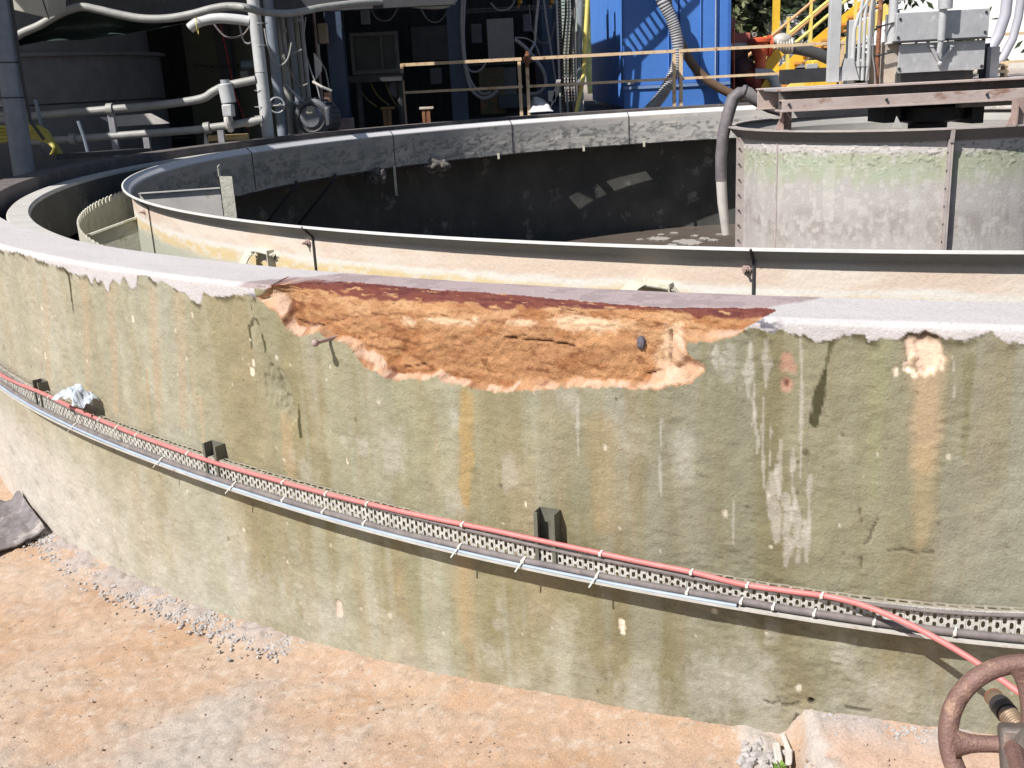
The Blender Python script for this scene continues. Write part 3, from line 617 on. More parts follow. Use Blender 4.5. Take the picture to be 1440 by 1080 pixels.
# bolts of the cover strip near the left edge
for k in range(0):
    mb = MB(); b = rad(-69); p = ringp(RDS, b, .2+k*.1); n_ = ringp(1, b, 0)-ringp(0, b, 0); mb.tube([p-n_*.005, p+n_*.016], .013, 6); obj('bolt', mb, dark_steel, fw)
mb = MB(); b = rad(-64); mb.bar(ringp(RDS+.003, b, ZW), ringp(RDS+.003, b, zDL-.01), .018, .008, ringp(1, b, 0)-ringp(0, b, 0)); obj('cover_strip', mb, lipm, fw)
# support posts that carry the lip up to the bridge
for px, py in ((1105, 183), (1432, 176)):
    p = Zp(px, py, zD); mb = MB(); top = V(px, 150, p[1])
    mb.bar(p+np.array([-.035, 0, 0]), np.array([p[0]-.035, p[1], 1.345]), .012, .09, np.array([0, 1, 0])); mb.bar(p+np.array([.01, .04, 0]), np.array([p[0]+.01, p[1]+.04, 1.345]), .09, .012, np.array([0, 1, 0]))
    mb.prism([p+np.array([-.09, .0, .01]), p+np.array([-.035, 0, .01]), p+np.array([-.035, 0, .12])], (0, .012, 0))
    obj('hanger_post', mb, pinkish_steel, fw)
# ------------------------------------------------------------------ bridge over the drum
VB = 8.55
br = thing('steel_bridge', 'rust stained steel beam bridge running over the drum with conduits and galvanised boxes', 'bridge', V(1300, 140, VB))
def ibeam(y, x0, x1, z0, z1, fwid, name, m):
    mb = MB(); t = .014
    mb.box((x0, y-fwid/2, z1-t), (x1, y+fwid/2, z1)); mb.box((x0, y-fwid/2, z0), (x1, y+fwid/2, z0+t)); mb.box((x0+.001, y-.006, z0+t), (x1-.001, y+.006, z1-t))
    return obj(name, mb, m, br, bevel=.003)
zt = V(1300, 115, VB)[2]; zb = V(1300, 147, VB)[2]
x0 = V(1095, 130, VB)[0]
bm_m = M('bridge beam steel', (.54, .46, .43), (.43, .34, .31), 7, .75, .1, .25, spots=(.30, .18, .13), spot_t=.6, stretch=(.4, 1, 1))
mb = MB(); yf = VB-.11
mb.box((x0, yf-.012, zt-.017), (x0+5, VB+.11, zt)); mb.box((x0, yf-.004, zb), (x0+5, VB+.11, zb+.016)); mb.box((x0+.0005, yf, zb+.016), (x0+4.9995, yf+.012, zb+.094)); mb.box((x0+.001, yf+.012, zb+.082), (x0+4.999, VB-.006, zb+.094))
b1 = obj('front_beam', mb, bm_m, br, bevel=.002)
mb = MB(); mb.box((x0+.001, VB-.006, zb+.0165), (x0+4.999, VB+.006, zt-.0175)); obj('beam_web', mb, M('shade painted web', (.17, .155, .155), (.11, .10, .10), 9, .8, .1, .2, spots=(.24, .17, .14), spot_t=.64), b1, label='web of the front beam with its shade painted dark')  # web coloured darker to carry the shade of the top flange
for px in (1247, 1388, 1110):
    mb = MB(); p = V(px, 139, VB-.12); mb.tube([np.array([p[0], yf+.002, zb+.058]), np.array([p[0], yf-.016, zb+.058])], .012, 6); obj('bolt', mb, dark_steel, b1)
ibeam(VB+.62, x0-.02, x0+5, zb, zt, .12, 'rear_beam', bm_m)
mb = MB(); mb.box((x0+.02, VB+.12, zt-.022), (x0+5, VB+.56, zt-.004)); obj('deck_plate', mb, galv, br)
# lower cross pieces
pale_beam = M('pale painted beam', (.56, .53, .5), (.42, .4, .38), 6, .7, 0, .12)
for xa, xb, y0, y1, v in ((1090, 1247, 155, 167, 9.9), (1352, 1480, 144, 151, 8.75)):
    a = V(xa, y0, v); b = V(xb, y0-4, v); hh = (y1-y0)/FPX*v; mb = MB(); mb.box((a[0], v, a[2]-hh), (b[0], v+.12, a[2])); obj('cross_beam', mb, pale_beam, br, bevel=.003)
mb = MB(); p = V(1300, 165, 9.1)
mb.lathe([(.02, p[2]-.9), (.16, p[2]-.9), (.16, p[2]-.05), (.30, p[2]-.02), (.30, p[2]+.09), (.24, p[2]+.1), (.24, zb-.02), (.02, zb-.02)], -math.pi, math.pi, 32, (p[0]+.05, 9.15)); mb.box((p[0]-.42, 8.9, p[2]-.02), (p[0]-.28, 9.3, zb)); mb.box((p[0]+.32, 8.9, p[2]-.06), (p[0]+.42, 9.3, zb))
obj('drive_shaft', mb, dark_steel, br)
for xa in (1256, 1430):
    mb = MB(); a = V(xa, 180, 8.45); mb.prism([a, a+np.array([.075, 0, 0]), a+np.array([.025, 0, .09])], (0, .012, 0)); obj('gusset', mb, pale_beam, br)
# rear kick plate and uprights
a = V(1098, 108, 9.7); b = V(1228, 98, 9.7); mb = MB(); mb.box((a[0], 9.7, a[2]-.05), (b[0], 9.76, a[2]+.06)); mb.box((a[0], 9.62, a[2]-.06), (b[0], 9.76, a[2]-.05)); obj('kick_plate', mb, dark_steel, br)
def post(px0, px1, py, v, w, dpt, ztop, m, name='post', bev=.004):
    a = V((px0+px1)/2, py, v); hw = w if w else (px1-px0)/FPX*v/2; mb = MB(); mb.box((a[0]-hw, v-dpt/2, a[2]), (a[0]+hw, v+dpt/2, ztop)); return obj(name, mb, m, br, bevel=bev)
post(1163, 1178, 116, 8.62, None, .06, 2.6, white_pipe, 'handrail_post')
gp = post(1189, 1199, 118, 8.7, None, .07, 1.98, white_pipe, 'handrail_post')
a = V(1193, 113, 8.62); mb = MB(); mb.prism([a+np.array([-.085, 0, 0]), a+np.array([.085, 0, 0]), a+np.array([.03, 0, .17]), a+np.array([-.03, 0, .17])], (0, .05, 0)); obj('post_foot', mb, white_pipe, br)
for k, px in enumerate((1199, 1206.5, 1213, 1220)):           # conduits
    p = V(px, 102, 8.66); mb = MB(); q = V(px+2, 10, 8.66)
    pts = [p+np.array([0, 0, -.06]), p, np.array([p[0], 8.66, 1.9]), np.array([p[0]+(.0 if k else .03), 8.66, 2.02]), np.array([p[0]+(.012 if k else .1), 8.66, 2.12]), np.array([p[0]+(.012 if k else .12), 8.66, 2.6])]
    mb.tube(pts, .0145, 10); mb.tube([np.array([p[0], 8.66, 1.62]), np.array([p[0], 8.66, 1.66])], .021, 8)
    obj('conduit', mb, white_pipe, br)
mb = MB(); p = V(1226, 60, 8.6); mb.tube([np.array([p[0], 8.6, 2.6]), np.array([p[0]-.002, 8.6, 1.9]), np.array([p[0]-.01, 8.6, 1.66]), np.array([p[0]-.035, 8.58, 1.5]), np.array([p[0]-.02, 8.56, 1.43]), np.array([p[0]+.03, 8.56, 1.47]), np.array([p[0]+.025, 8.58, 1.6]), np.array([p[0]+.01, 8.6, 1.7]), np.array([p[0]+.012, 8.6, 2.6])], .0065, 8); obj('hanging_cable', mb, M('grey flex', (.2, .2, .21), None, 9, .6, 0, .05), br)
mb = MB(); p = V(1234, 60, 8.62); mb.tube([np.array([p[0]+.02, 8.62, 2.6]), np.array([p[0]+.006, 8.62, 1.75]), np.array([p[0]+.006, 8.62, 1.47])], .019, 12); obj('rust_pipe', mb, rust, br)
for z in (1.92, 1.70):
    mb = MB(); mb.torus((p[0]+.008, 8.62, z), (0, 0, 1), .023, .006, 20, 6); mb.bar((p[0]+.02, 8.60, z), (p[0]+.12, 8.60, z+.02), .012, .012); obj('pipe_clip', mb, dark_steel, br)
post(1239, 1257, 117, 8.7, None, .09, 1.80, M('scaled galvanised post', (.55, .47, .38), (.42, .38, .34), 7, .7, .1, .2, spots=(.36, .24, .14), spot_t=.6), 'box_leg')
post(1222, 1236, 118, 8.78, None, .05, 1.78, M('pale ochre post', (.52, .42, .28), (.4, .33, .22), 7, .7, 0, .15), 'box_leg')
mb = MB(); p = V(1253, 40, 8.66); mb.cyl((p[0], 8.64, 1.785), (p[0]+.01, 8.64, 2.6), .035, 16); mb.tube([(p[0]-.06, 8.62, 1.78), (p[0]+.06, 8.62, 1.80)], .008, 8); obj('pipe_stub', mb, white_pipe, br)
post(1388, 1400, 114, 8.75, None, .07, 1.72, white_pipe, 'box_leg'); post(1378, 1386, 114, 8.85, None, .07, 1.75, dark_steel, 'box_leg')
galv_b = M('bright galvanised sheet', (.55, .555, .57), (.42, .43, .45), 9, .42, .25, .12, spots=(.62, .63, .65), spot_t=.6, spot_scale=14, bscale=25)
a = V(1259, 62, 8.55); b = V(1392, 20, 8.55); zlo = V(1325, 55, 8.55)[2]; zhi = V(1325, 15, 8.55)[2]
mb = MB(); mb.box((a[0], 8.55, zlo), (b[0], 8.80, zhi)); up = obj('upper_box', mb, galv_b, br, bevel=.004)
mb = MB(); mb.box((a[0]-.005, 8.52, zlo-.012), (b[0]+.01, 8.81, zlo-.0015)); obj('box_rim', mb, dark_steel, up)
c0 = V(1263, 100, 8.57); c1 = V(1386, 60, 8.57); zl2 = V(1325, 100, 8.57)[2]
mb = MB(); mb.box((c0[0], 8.57, zl2), (c1[0], 8.585, zlo-.02)); mb.box((c0[0]+.02, 8.585, zl2+.012), (c1[0]-.02, 8.78, zlo-.02)); lo = obj('lower_box', mb, galv_b, br, bevel=.003)
mb = MB(); mb.box((c0[0]+.01, 8.62, zt+.001), (c1[0]-.06, 8.9, zl2-.004)); obj('shadow_gap_block', mb, dark_steel, br)  # dark solid standing in for the shadow gap below the box
for x, y in ((1266, 27), (1263, 53), (1387, 17), (1385, 45)):
    p = V(x, y, 8.55); mb = MB(); mb.tube([p, p-np.array([0, .008, 0])], .011, 8); obj('screw', mb, dark_steel, up)
for x, y in ((1265, 61), (1264, 97), (1383, 55), (1380, 93)):
    p = V(x, y, 8.57); mb = MB(); mb.tube([p, p-np.array([0, .01, 0])], .013, 6); obj('screw', mb, black_rubber, lo)
# door stay: rod and triangular lug
mb = MB(); p = V(1326, 20, 8.50); q_ = V(1323, 80, 8.52)
mb.tube([np.array([p[0]+.01, 8.49, 2.5]), np.array([p[0]+.01, 8.49, zhi+.01])], .055, 18); mb.tube([np.array([p[0], 8.5, zhi+.02]), np.array([p[0], 8.5, zlo-.01])], .030, 16); mb.tube([np.array([p[0], 8.5, zlo]), np.array([p[0]-.005, 8.51, q_[2]+.03])], .022, 14)
stay = obj('stay_rod', mb, galv_b, br)
L0, L1, L2 = V(1310, 66, 8.55), V(1338, 66, 8.55), V(1322, 89, 8.55)
mb = MB()
for a_, b_ in ((L0, L2), (L2, L1)): mb.tube([a_, (a_+b_)/2, b_], .014, 10)
mb.tube([L0+np.array([0, .0, 0]), L0+np.array([.002, 0, .012])], .022, 10); mb.tube([L1, L1+np.array([.002, 0, .012])], .022, 10); mb.ball(L2, .022, 10, 8); obj('lug', mb, galv_b, lo)
# big grey hoses beside the box
for pts, r in (([(1418, -20), (1414, 20), (1404, 50), (1395, 66), (1388, 74)], .045), ([(1437, -10), (1432, 25), (1424, 55), (1410, 82), (1400, 92)], .034)):
    mb = MB(); mb.tube(VP(8.98, pts), r, 16); obj('flexible_duct', mb, M('lilac grey hose', (.46, .46, .52), (.38, .38, .43), 5, .55, 0, .06), br)
p = V(1405, 95, 8.9); mb = MB(); mb.box((p[0]-.05, 8.85, 1.51), (p[0]+.06, 8.95, 1.535)); mb.box((p[0]-.05, 8.85, 1.565), (p[0]+.06, 8.95, 1.585)); mb.box((p[0]+.03, 8.86, 1.47), (p[0]+.055, 8.94, 1.6)); obj('duct_clamp', mb, rail_paint, br)
# ------------------------------------------------------------------ hose hanging into the tank beside the drum
hs = thing('drain_hose', 'thick dark grey hose hanging over into the tank beside the drum', 'hose', V(1020, 250, 9.6))
mb = MB(); pts = VP(9.6, [(1050, 130), (1040, 131), (1031, 138), (1024, 160), (1017, 190), (1014, 220), (1014, 254)])
from_pts = [np.array(p) for p in pts]
mb.tube(from_pts, [.05, .056, .058, .057, .055, .053, .051], 18); obj('hose', mb, M('dusty grey rubber', (.19, .17, .18), (.11, .10, .11), 9, .6, 0, .1, spots=(.28, .26, .27), spot_t=.62), hs)
mb = MB(); mb.tube([pts[-1]+np.array([0, 0, .02]), pts[-1]+np.array([.015, 0, -.2]), pts[-1]+np.array([.05, 0, -.5])], [.048, .046, .036], 14); obj('hose_tail', mb, pale_beam, hs)
mb = MB(); pp = VP(9.6, [(1043, 128), (1052, 132), (1066, 143), (1082, 152), (1110, 160)]); mb.tube(pp, [.06, .062, .05, .045, .045], 14); obj('elbow_pipe', mb, M('grey cast pipe', (.27, .25, .25), (.18, .17, .17), 8, .5, .1, .1), hs)
mb = MB(); x_, y_, d_ = frame(pp[1]-pp[0]); mb.torus(pp[0]+(pp[1]-pp[0])*.3, pp[1]-pp[0], .060, .008, 24, 8); obj('hose_clamp', mb, black_rubber, hs)
# ------------------------------------------------------------------ cable tray on the wall
RT_ = RA+.034; RF = RA+.066
tb = [(-40, 482), (0, 516), (60, 553), (120, 580), (200, 611), (300, 645), (450, 691), (560, 719), (640, 737), (760, 763), (870, 787), (975, 808), (1050, 822), (1150, 838), (1200, 843), (1300, 851), (1440, 858), (1520, 862)]
bb = [(-40, 512), (0, 548), (60, 583), (100, 607), (230, 657), (340, 694), (450, 729), (560, 760), (640, 780), (730, 800), (850, 823), (980, 845), (1090, 867), (1200, 886), (1300, 897), (1440, 911), (1520, 918)]
tp = np.array([(bear(C(x, y, RT_)), C(x, y, RT_)[2]) for x, y in tb]); bp = np.array([(bear(C(x, y, RF)), C(x, y, RF)[2]) for x, y in bb])
def poly_smooth(bz, deg=7):
    c = np.polyfit(bz[:, 0], bz[:, 1], deg); lo, hi = bz[:, 0].min(), bz[:, 0].max(); return lambda b: np.polyval(c, np.clip(b, lo, hi))
zt_f = poly_smooth(tp); zb_f = poly_smooth(bp)
tb0, tb1 = rad(-63), rad(-6)
tray = thing('cable_tray', 'perforated steel cable tray running along the olive tank wall', 'cable tray', (CX, CY-RA, .4))
mb = MB(); pitch = .0152/RT_; nc = int((tb1-tb0)/pitch)
vs = []; fs = []
for i in range(nc):                                # real slots: each cell is a frame of quads round a hole
    b = tb0+i*pitch; hw = pitch*.5; sw = pitch*.29
    zt_, zb_ = float(zt_f(b)), float(zb_f(b)); hh = zt_-zb_; off = 0 if i % 2 else .5
    rows = 3; step = hh/rows
    cuts = []
    for r in range(-1, rows+1):
        zc = zb_+(r+.5+off)*step
        lo_, hi_ = zc-step*.36, zc+step*.36
        if lo_ > zb_+.003 and hi_ < zt_-.003: cuts.append((lo_, hi_))
    prev = zb_
    def quad(b0, b1, z0, z1):
        n = len(vs); vs.extend([ringp(RT_, b0, z0), ringp(RT_, b1, z0), ringp(RT_, b1, z1), ringp(RT_, b0, z1)]); fs.append((n, n+1, n+2, n+3))
    quad(b-hw, b-sw, zb_, zt_); quad(b+sw, b+hw, zb_, zt_)
    for lo_, hi_ in cuts:
        quad(b-sw, b+sw, prev, lo_)
        dz = (hi_-lo_)*.22                        # rounded slot ends
        for z_a, z_b in ((lo_, lo_+dz), (hi_, hi_-dz)):
            for sg in (-1, 1):
                n = len(vs); vs.extend([ringp(RT_, b+sg*sw, z_a), ringp(RT_, b+sg*sw*.35, z_a), ringp(RT_, b+sg*sw, z_b)]); fs.append((n, n+1, n+2))
        prev = hi_
    quad(b-sw, b+sw, prev, zt_)
mb.add(vs, fs); o = obj('perforated_base', mb, tray_m, tray, smooth=0); so = o.modifiers.new('thick', 'SOLIDIFY'); so.thickness = .0015; so.offset = -1
nb = 220
def flange(name, zf, sgn, lipw):
    P = []
    for i in range(nb+1):
        b = tb0+(tb1-tb0)*i/nb; z = float(zf(b))
        P.append([ringp(RT_, b, z), ringp((RT_+RF)/2, b, z), ringp(RF, b, z), ringp(RF, b, z+sgn*lipw)])
    mb = MB(); mb.sheet(P, .002); return obj(name, mb, tray_m, tray)
flange('lower_flange', zb_f, 1, .006)
# the upper flange is turned back towards the wall and slotted too
vs = []; fs = []; pf = .028/RT_
def fq(b0, b1, r0, r1, z):
    n = len(vs); vs.extend([ringp(r0, b0, z), ringp(r0, b1, z), ringp(r1, b1, z), ringp(r1, b0, z)]); fs.append((n, n+1, n+2, n+3))
for i in range(int((tb1-tb0)/pf)):
    b = tb0+i*pf; z = float(zt_f(b)); R0, R1, R2, R3 = RA+.009, RA+.014, RA+.025, RT_
    fq(b, b+pf, R0, R1, z); fq(b, b+pf, R2, R3, z); fq(b, b+pf*.3, R1, R2, z)
mb = MB(); mb.add(vs, fs); o = obj('upper_flange', mb, M('dusty tray flange', (.36, .33, .27), (.25, .225, .18), 26, .85, 0, .2), tray, smooth=0); so = o.modifiers.new('thick', 'SOLIDIFY'); so.thickness = .0015
# strut brackets standing proud above the tray
for px, py, wpx in ((60, 541, 24), (303, 628, 30), (770, 722, 34)):
    b = bear(C(px, py+14, RA+.02)); ztop = C(px, py-4, RA+.02)[2]; hw = wpx/2*C(px, py, RA)[1]/FPX*1.02; t_ = np.array([math.cos(b), math.sin(b), 0]); n_ = ringp(1, b, 0)-ringp(0, b, 0)
    z0 = float(zb_f(b))-.0; mb = MB(); o0 = ringp(RA+.001, b, 0)
    def strip(u0, u1, r0, r1): 
        p = [o0+t_*u0+n_*r0, o0+t_*u1+n_*r0, o0+t_*u1+n_*r1, o0+t_*u0+n_*r1]
        mb.hexa([q+np.array([0, 0, z0]) for q in p]+[q+np.array([0, 0, ztop-.012*(k in (0, 1))*0]) for k, q in enumerate(p)])
    strip(-hw, hw, 0, .003); strip(-hw, -hw+.003, .003, .041); strip(hw-.003, hw, .003, .041); strip(-hw+.003, -hw+.011, .038, .041); strip(hw-.011, hw-.003, .038, .041)
    obj('strut_bracket', mb, strut_m, tray, smooth=0)
# ------------------------------------------------------------------ cables on the tray
def along(f, b0, b1, n=160): return [f(b0+(b1-b0)*i/n) for i in range(n+1)]
wob = lambda b, s: .004*(float(vnoise(np.array([b*40]), np.array([s]))[0])-.5)
def cable(name, f, r, m, label, n=200, b0=None, b1=None, seg=12):
    mb = MB(); mb.tube(along(f, b0 or tb0, b1 or tb1, n), r, seg); return obj(name, mb, m, smooth=60, label=label, cat='cable')
upz = lambda b: float(zt_f(b))-.005+wob(b, 1); loz = lambda b: float(zb_f(b))+.0155+wob(b, 2)
cable('power_cable', lambda b: ringp(RT_+.007+wob(b, 5), b, upz(b)), .005, dusty_cable, 'thin dusty black cable just below the red hose')
cable('power_cable', lambda b: ringp(RT_+.013+wob(b, 6), b, loz(b)), .0096, dusty_cable, 'thick dusty black cable above the pale blue one')
bl0, bl1 = bear(C(-30, 530, RF)), bear(C(1035, 850, RF))
cable('data_cable', lambda b: ringp(RF-.007+.5*wob(b, 7), b, float(zb_f(b))+.0068+.006*max(0, math.sin((b-bl0)*14))*(b < bl0+.22)), .0052, blue_cable, 'thin pale blue cable along the bottom lip of the tray', b0=bl0, b1=bl1)
# red hose: along the top of the tray, then away over it to the valve
rp = [(-40, 496, .085), (0, 526, .085), (30, 541, .085), (60, 553, .084), (110, 577, .084), (180, 607, .082), (240, 629, .082), (300, 650, .082), (380, 673, .08), (450, 692, .08), (520, 709, .08), (600, 727, .08), (680, 743, .08), (750, 758, .08), (830, 775, .08), (900, 790, .08), (975, 805, .08), (1040, 821, .08),
      (1100, 830, .082), (1160, 838, .086), (1200, 847, .095), (1235, 859, .108), (1270, 874, .122), (1310, 894, .14), (1350, 917, .165), (1390, 943, .20), (1440, 979, .25), (1500, 1026, .31), (1560, 1080, .38)]
rp = [(x, y, RT_-RA+.0088 if x < 1050 else float(np.interp(x, [1050, 1160, 1200, 1235, 1270, 1310], [RT_-RA+.0088, .048, .062, .085, .108, .134])) if x < 1310 else o) for x, y, o in rp]
P = np.array([C(x, y, RA+o) for x, y, o in rp])
mb = MB(); mb.tube(catmull(P), .0072, 14); obj('red_hose', mb, red_hose, smooth=60, label='long red hose lying on the tray and leaving towards the handwheel', cat='hose')
# nylon ties
def ties(lst, f, r, txt):
    for k, (x, y, tail) in enumerate(lst):
        b = bear(C(x, y, RT_+.02)); c = f(b); n_ = ringp(1, b, 0)-ringp(0, b, 0); rr = r+.002
        mb = MB(); pts = []
        for t in np.linspace(-1.9, 1.9, 13): pts.append(c+n_*rr*math.cos(t)+np.array([0, 0, 1])*rr*math.sin(t)+np.array([math.cos(b), math.sin(b), 0])*.002*t)
        for i in range(12): mb.bar(pts[i], pts[i+1], .0046, .0014, n_*math.cos(-1.9+i*.32)+np.array([0, 0, 1])*math.sin(-1.9+i*.32))
        hd = c+n_*rr+np.array([0, 0, .2*rr]); mb.bar(hd-np.array([0, 0, .004]), hd+np.array([0, 0, .004]), .007, .006, n_)
        if tail:
            t_ = np.array([math.cos(b), math.sin(b), 0])
            e = hd+n_*.016-t_*.006-np.array([0, 0, .010]); mb.bar(hd, e, .0045, .0016, np.array([0, 0, 1])); mb.bar(e, e+n_*.010-t_*.006-np.array([0, 0, .012]), .0045, .0016, np.array([0, 0, 1]))
        obj('cable_tie', mb, nylon, label=txt[1 if tail else 0], cat='cable tie', group=txt[2])
rhb = np.array([bear(p) for p in P]); rhz = P[:, 2]; rhr = np.array([RA+o for _, _, o in rp])
redf = lambda b: ringp(float(np.interp(b, rhb, rhr)), b, float(np.interp(b, rhb, rhz)))
ties([(67, 559, 0), (136, 585, 0), (162, 600, 1), (189, 609, 0), (261, 635, 0), (395, 672, 0), (456, 692, 0), (514, 707, 0), (648, 735, 0), (843, 777, 0), (971, 807, 0), (1050, 824, 0), (1155, 839, 0)], redf, .0072,
     ('white nylon tie round the red hose', 'white nylon tie with a long tail round the red hose', 'nylon ties on the red hose'))
ties([(106, 601, 1), (229, 660, 1), (331, 696, 1), (398, 702, 0), (454, 716, 0), (512, 735, 0), (647, 783, 1), (735, 786, 0), (737, 806, 1), (840, 825, 1), (966, 832, 0), (1042, 846, 0), (1087, 850, 0), (1145, 855, 0), (1229, 875, 0), (1343, 882, 0)], lambda b: ringp(RT_+.013, b, loz(b)), .0096,
     ('white nylon tie round the thick black cable', 'white nylon tie with its tail sticking out below the tray', 'nylon ties on the thick black cable'))
# crumpled rag on the tray
mb = MB(); c = C(106, 566, RA+.06); n = 22
b = bear(c); t_ = np.array([math.cos(b), math.sin(b), 0]); n_ = ringp(1, b, 0)-ringp(0, b, 0)
U, W_ = np.meshgrid(np.linspace(-1, 1, n), np.linspace(-1, 1, n), indexing='ij')
hgt = .055*np.exp(-((U-.35)/.5)**2)+.028*np.exp(-((U+.45)/.5)**2)+.035*(fbm(U*3.2, W_*3.2, 3, 401)-.5)*2
Pg = c+t_*(U*.10)[..., None]+n_*((W_*.045)+.03*(fbm(U*3, W_*3, 2, 402)-.5))[..., None]+np.array([0, 0, 1])*(hgt*(1-.5*W_**2)+.008)[..., None]
mb.sheet(Pg, .003); obj('crumpled_rag', mb, M('rag cloth', (.62, .67, .72), (.28, .33, .42), 26, .85, 0, .2), label='crumpled pale blue white rag lying on the tray', cat='rag', smooth=50)
# anchor rod sticking out of the broken patch, dark pebble in the patch
p = C(463, 478, RA); b = bear(p); n_ = ringp(1, b, 0)-ringp(0, b, 0)
mb = MB(); mb.tube([ringp(RA-.06, b, p[2]), ringp(RA+.055, b, p[2]+.004)], .006, 8); mb.ball(ringp(RA+.06, b, p[2]+.005), .0115, 10, 7); obj('anchor_bolt', mb, pinkish_steel, tank)
p = C(902, 482, RA-.035); mb = MB(); mb.ball(p, .013, 10, 8, (.9, .8, 1.35), .15); obj('dark_pebble', mb, M('dark grey stone', (.12, .11, .14), (.08, .07, .09), 20, .7, 0, .3), tank)
# ------------------------------------------------------------------ ground: one sheet, fine in front of the wall
def axis_pts(lo, hi, d, far_lo, far_hi):
    a = [lo]; s = d
    while a[-1] > far_lo: s = min(s*1.25, 8.); a.append(a[-1]-s)
    b = [hi]; s = d
    while b[-1] < far_hi: s = min(s*1.25, 8.) if b[-1] > 40 else min(s*1.25, .5); b.append(b[-1]+s)
    return np.concatenate([np.array(a[::-1]), np.arange(lo+d, hi-d/2, d), np.array(b)])
gx = axis_pts(-3.6, 1.9, .011, -160, 160); gy = axis_pts(.75, 6., .011, -60, 220)
X, Y = np.meshgrid(gx, gy, indexing='ij')
Rg_ = np.hypot(X-CX, Y-CY); Bb = np.arctan2(X-CX, -(Y-CY))
def ground_z(X, Y):
    R = np.hypot(X-CX, Y-CY)
    z = -.085+.075*np.clip(X, -3.2, .6)
    up = sst(.655, .735, X+.02*(fbm(X*9, Y*9, 3, 500)-.5)+.07*(2.3-Y)*0)*sst(-9, 0, -Y+4)*1.
    z = z+.09*up*sst(.62, .04, R-RA)+.02*np.clip(X-.74, 0, 2)*(Y < 6)
    z = z+1.05*sst(8.2, 9.0, R)*sst(7.2, 9.2, Y+.35*np.minimum(X+4, 0)*0)
    return z
Zg_ = ground_z(X, Y)
near = ((X > -3.7) & (X < 2) & (Y > .7) & (Y < 6.1))
b1_ = fbm(X*2.2, Y*2.2, 4, 510); b2_ = fbm(X*12, Y*12, 5, 511); b3_ = fbm(X*38, Y*38, 4, 512); b4_ = fbm(X*5.5, Y*9, 4, 513)
toe = sst(.14, 0, Rg_-RA)*near
rub = sst(.16, .04, Rg_-RA+.10*(b2_-.5))*sst(rad(-50.5), rad(-49), Bb)*sst(rad(-34.5), rad(-37), Bb)*near*sst(.36, .46, b4_)
gray = sst(.08, .5, .9*(b1_-.5)+sst(-.35, -1.5, X)*1.0*sst(2.9, 1.6, Y)+.25*(b2_-.5)+.3*sst(3.6, 2.6, Y)*sst(.2, -.6, X)-.05)
b5_ = fbm(X*75, Y*75, 3, 519)
dz = (b5_-.5)*.008+(b2_-.5)*.016+(b3_-.5)*.013*(.6+.6*gray)+rub*(.004+.03*(b3_-.45))+toe*.012+(b1_-.5)*.02
Zg_ = Zg_+np.where(near, dz, (b1_-.5)*.05*(Rg_ > 9))
cg = np.empty(X.shape+(3,)); cg[:] = (.42, .29, .205)
cg = mixc(cg, (.39, .25, .155), .6*sst(.42, .68, fbm(X*2.5, Y*4, 5, 514)))
cg = mixc(cg, (.44, .345, .27), .6*sst(.42, .7, fbm(X*3, Y*6, 5, 515)))
cg = mixc(cg, (.40, .355, .315), .9*gray)
cg = mixc(cg, (.33, .30, .27), .5*gray*sst(.42, .68, fbm(X*14, Y*22, 5, 518)))
cg = mixc(cg, (.27, .21, .165), .5*sst(.64, .76, fbm(X*40, Y*46, 4, 516, .6)))
cg = mixc(cg, (.50, .44, .38), .5*sst(.62, .74, fbm(X*36, Y*40, 4, 517, .6)))
cg = mixc(cg, (.33, .31, .31), .75*rub); 
slab = sst(.66, .74, X+.04*(b2_-.5))*near
cg = mixc(cg, (.44, .31, .24), .8*slab); cg = mixc(cg, (.38, .355, .35), .8*slab*toe*sst(.42, .55, b2_))
scr = sst(.12, .06, np.abs(X-.655+.02*(Y-2.2)+.07*(b2_-.5)))*near*sst(3, 2.6, Y); cg = mixc(cg, (.43, .41, .39), .8*scr*sst(.4, .55, b2_+.06)); Zg_ += scr*(b2_-.42)*.05
cg = mixc(cg, (.34, .31, .28), ((~near)*.8).astype(float))
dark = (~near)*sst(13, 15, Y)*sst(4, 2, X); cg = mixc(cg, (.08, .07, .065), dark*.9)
# cut the hole for the tank: the sheet ends inside the concrete
snap = Rg_ < 7.56
keepv = (Rg_ >= 7.56); q4 = keepv[:-1, :-1] | keepv[1:, :-1] | keepv[1:, 1:] | keepv[:-1, 1:]
k_ = np.where(snap, 7.56/np.maximum(Rg_, .01), 1.)
Xs = CX+(X-CX)*k_; Ys = CY+(Y-CY)*k_; Zs = np.where(snap, np.minimum(Zg_, .3), Zg_)
gm = MV('dirt', .95, .55, 170, .24, vscale=140, speck=120, sa=.3)
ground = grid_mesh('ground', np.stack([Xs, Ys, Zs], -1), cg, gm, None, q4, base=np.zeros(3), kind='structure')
def gz(x, y): return float(ground_z(np.array([x]), np.array([y]))[0])
# loose gravel: crumbs along the toe of the wall and pebbles over the dirt
def stones(name, gen, n, m, label):
    mb = MB()
    for i in range(n):
        x, y, r = gen(); z = gz(x, y); a = random.uniform(.7, 1.3); mb.ball((x, y, z+.004+r*.25), r, 6, 4, (a, 1/a, random.uniform(.5, .9)), .3)
    return obj(name, mb, m, kind='stuff', smooth=0, label=label, cat='gravel')
def g1():
    b = rad(random.uniform(-51, -35)); o = abs(random.gauss(0, .055))+.006
    p = ringp(RA+o, b, 0); return p[0], p[1], random.uniform(.0025, .0085)
def g2():
    while True:
        x = random.uniform(-2.2, .9); y = random.uniform(.9, 3.6)
        if math.hypot(x-CX, y-CY) > RA+.05: return x, y, random.choice((.0016, .002, .002, .0026, .003, .0042))*random.uniform(.7, 1.3)
def g3():
    x = .60+random.gauss(0, .035); y = random.uniform(2.02, 2.34); return x, y, random.uniform(.005, .018)
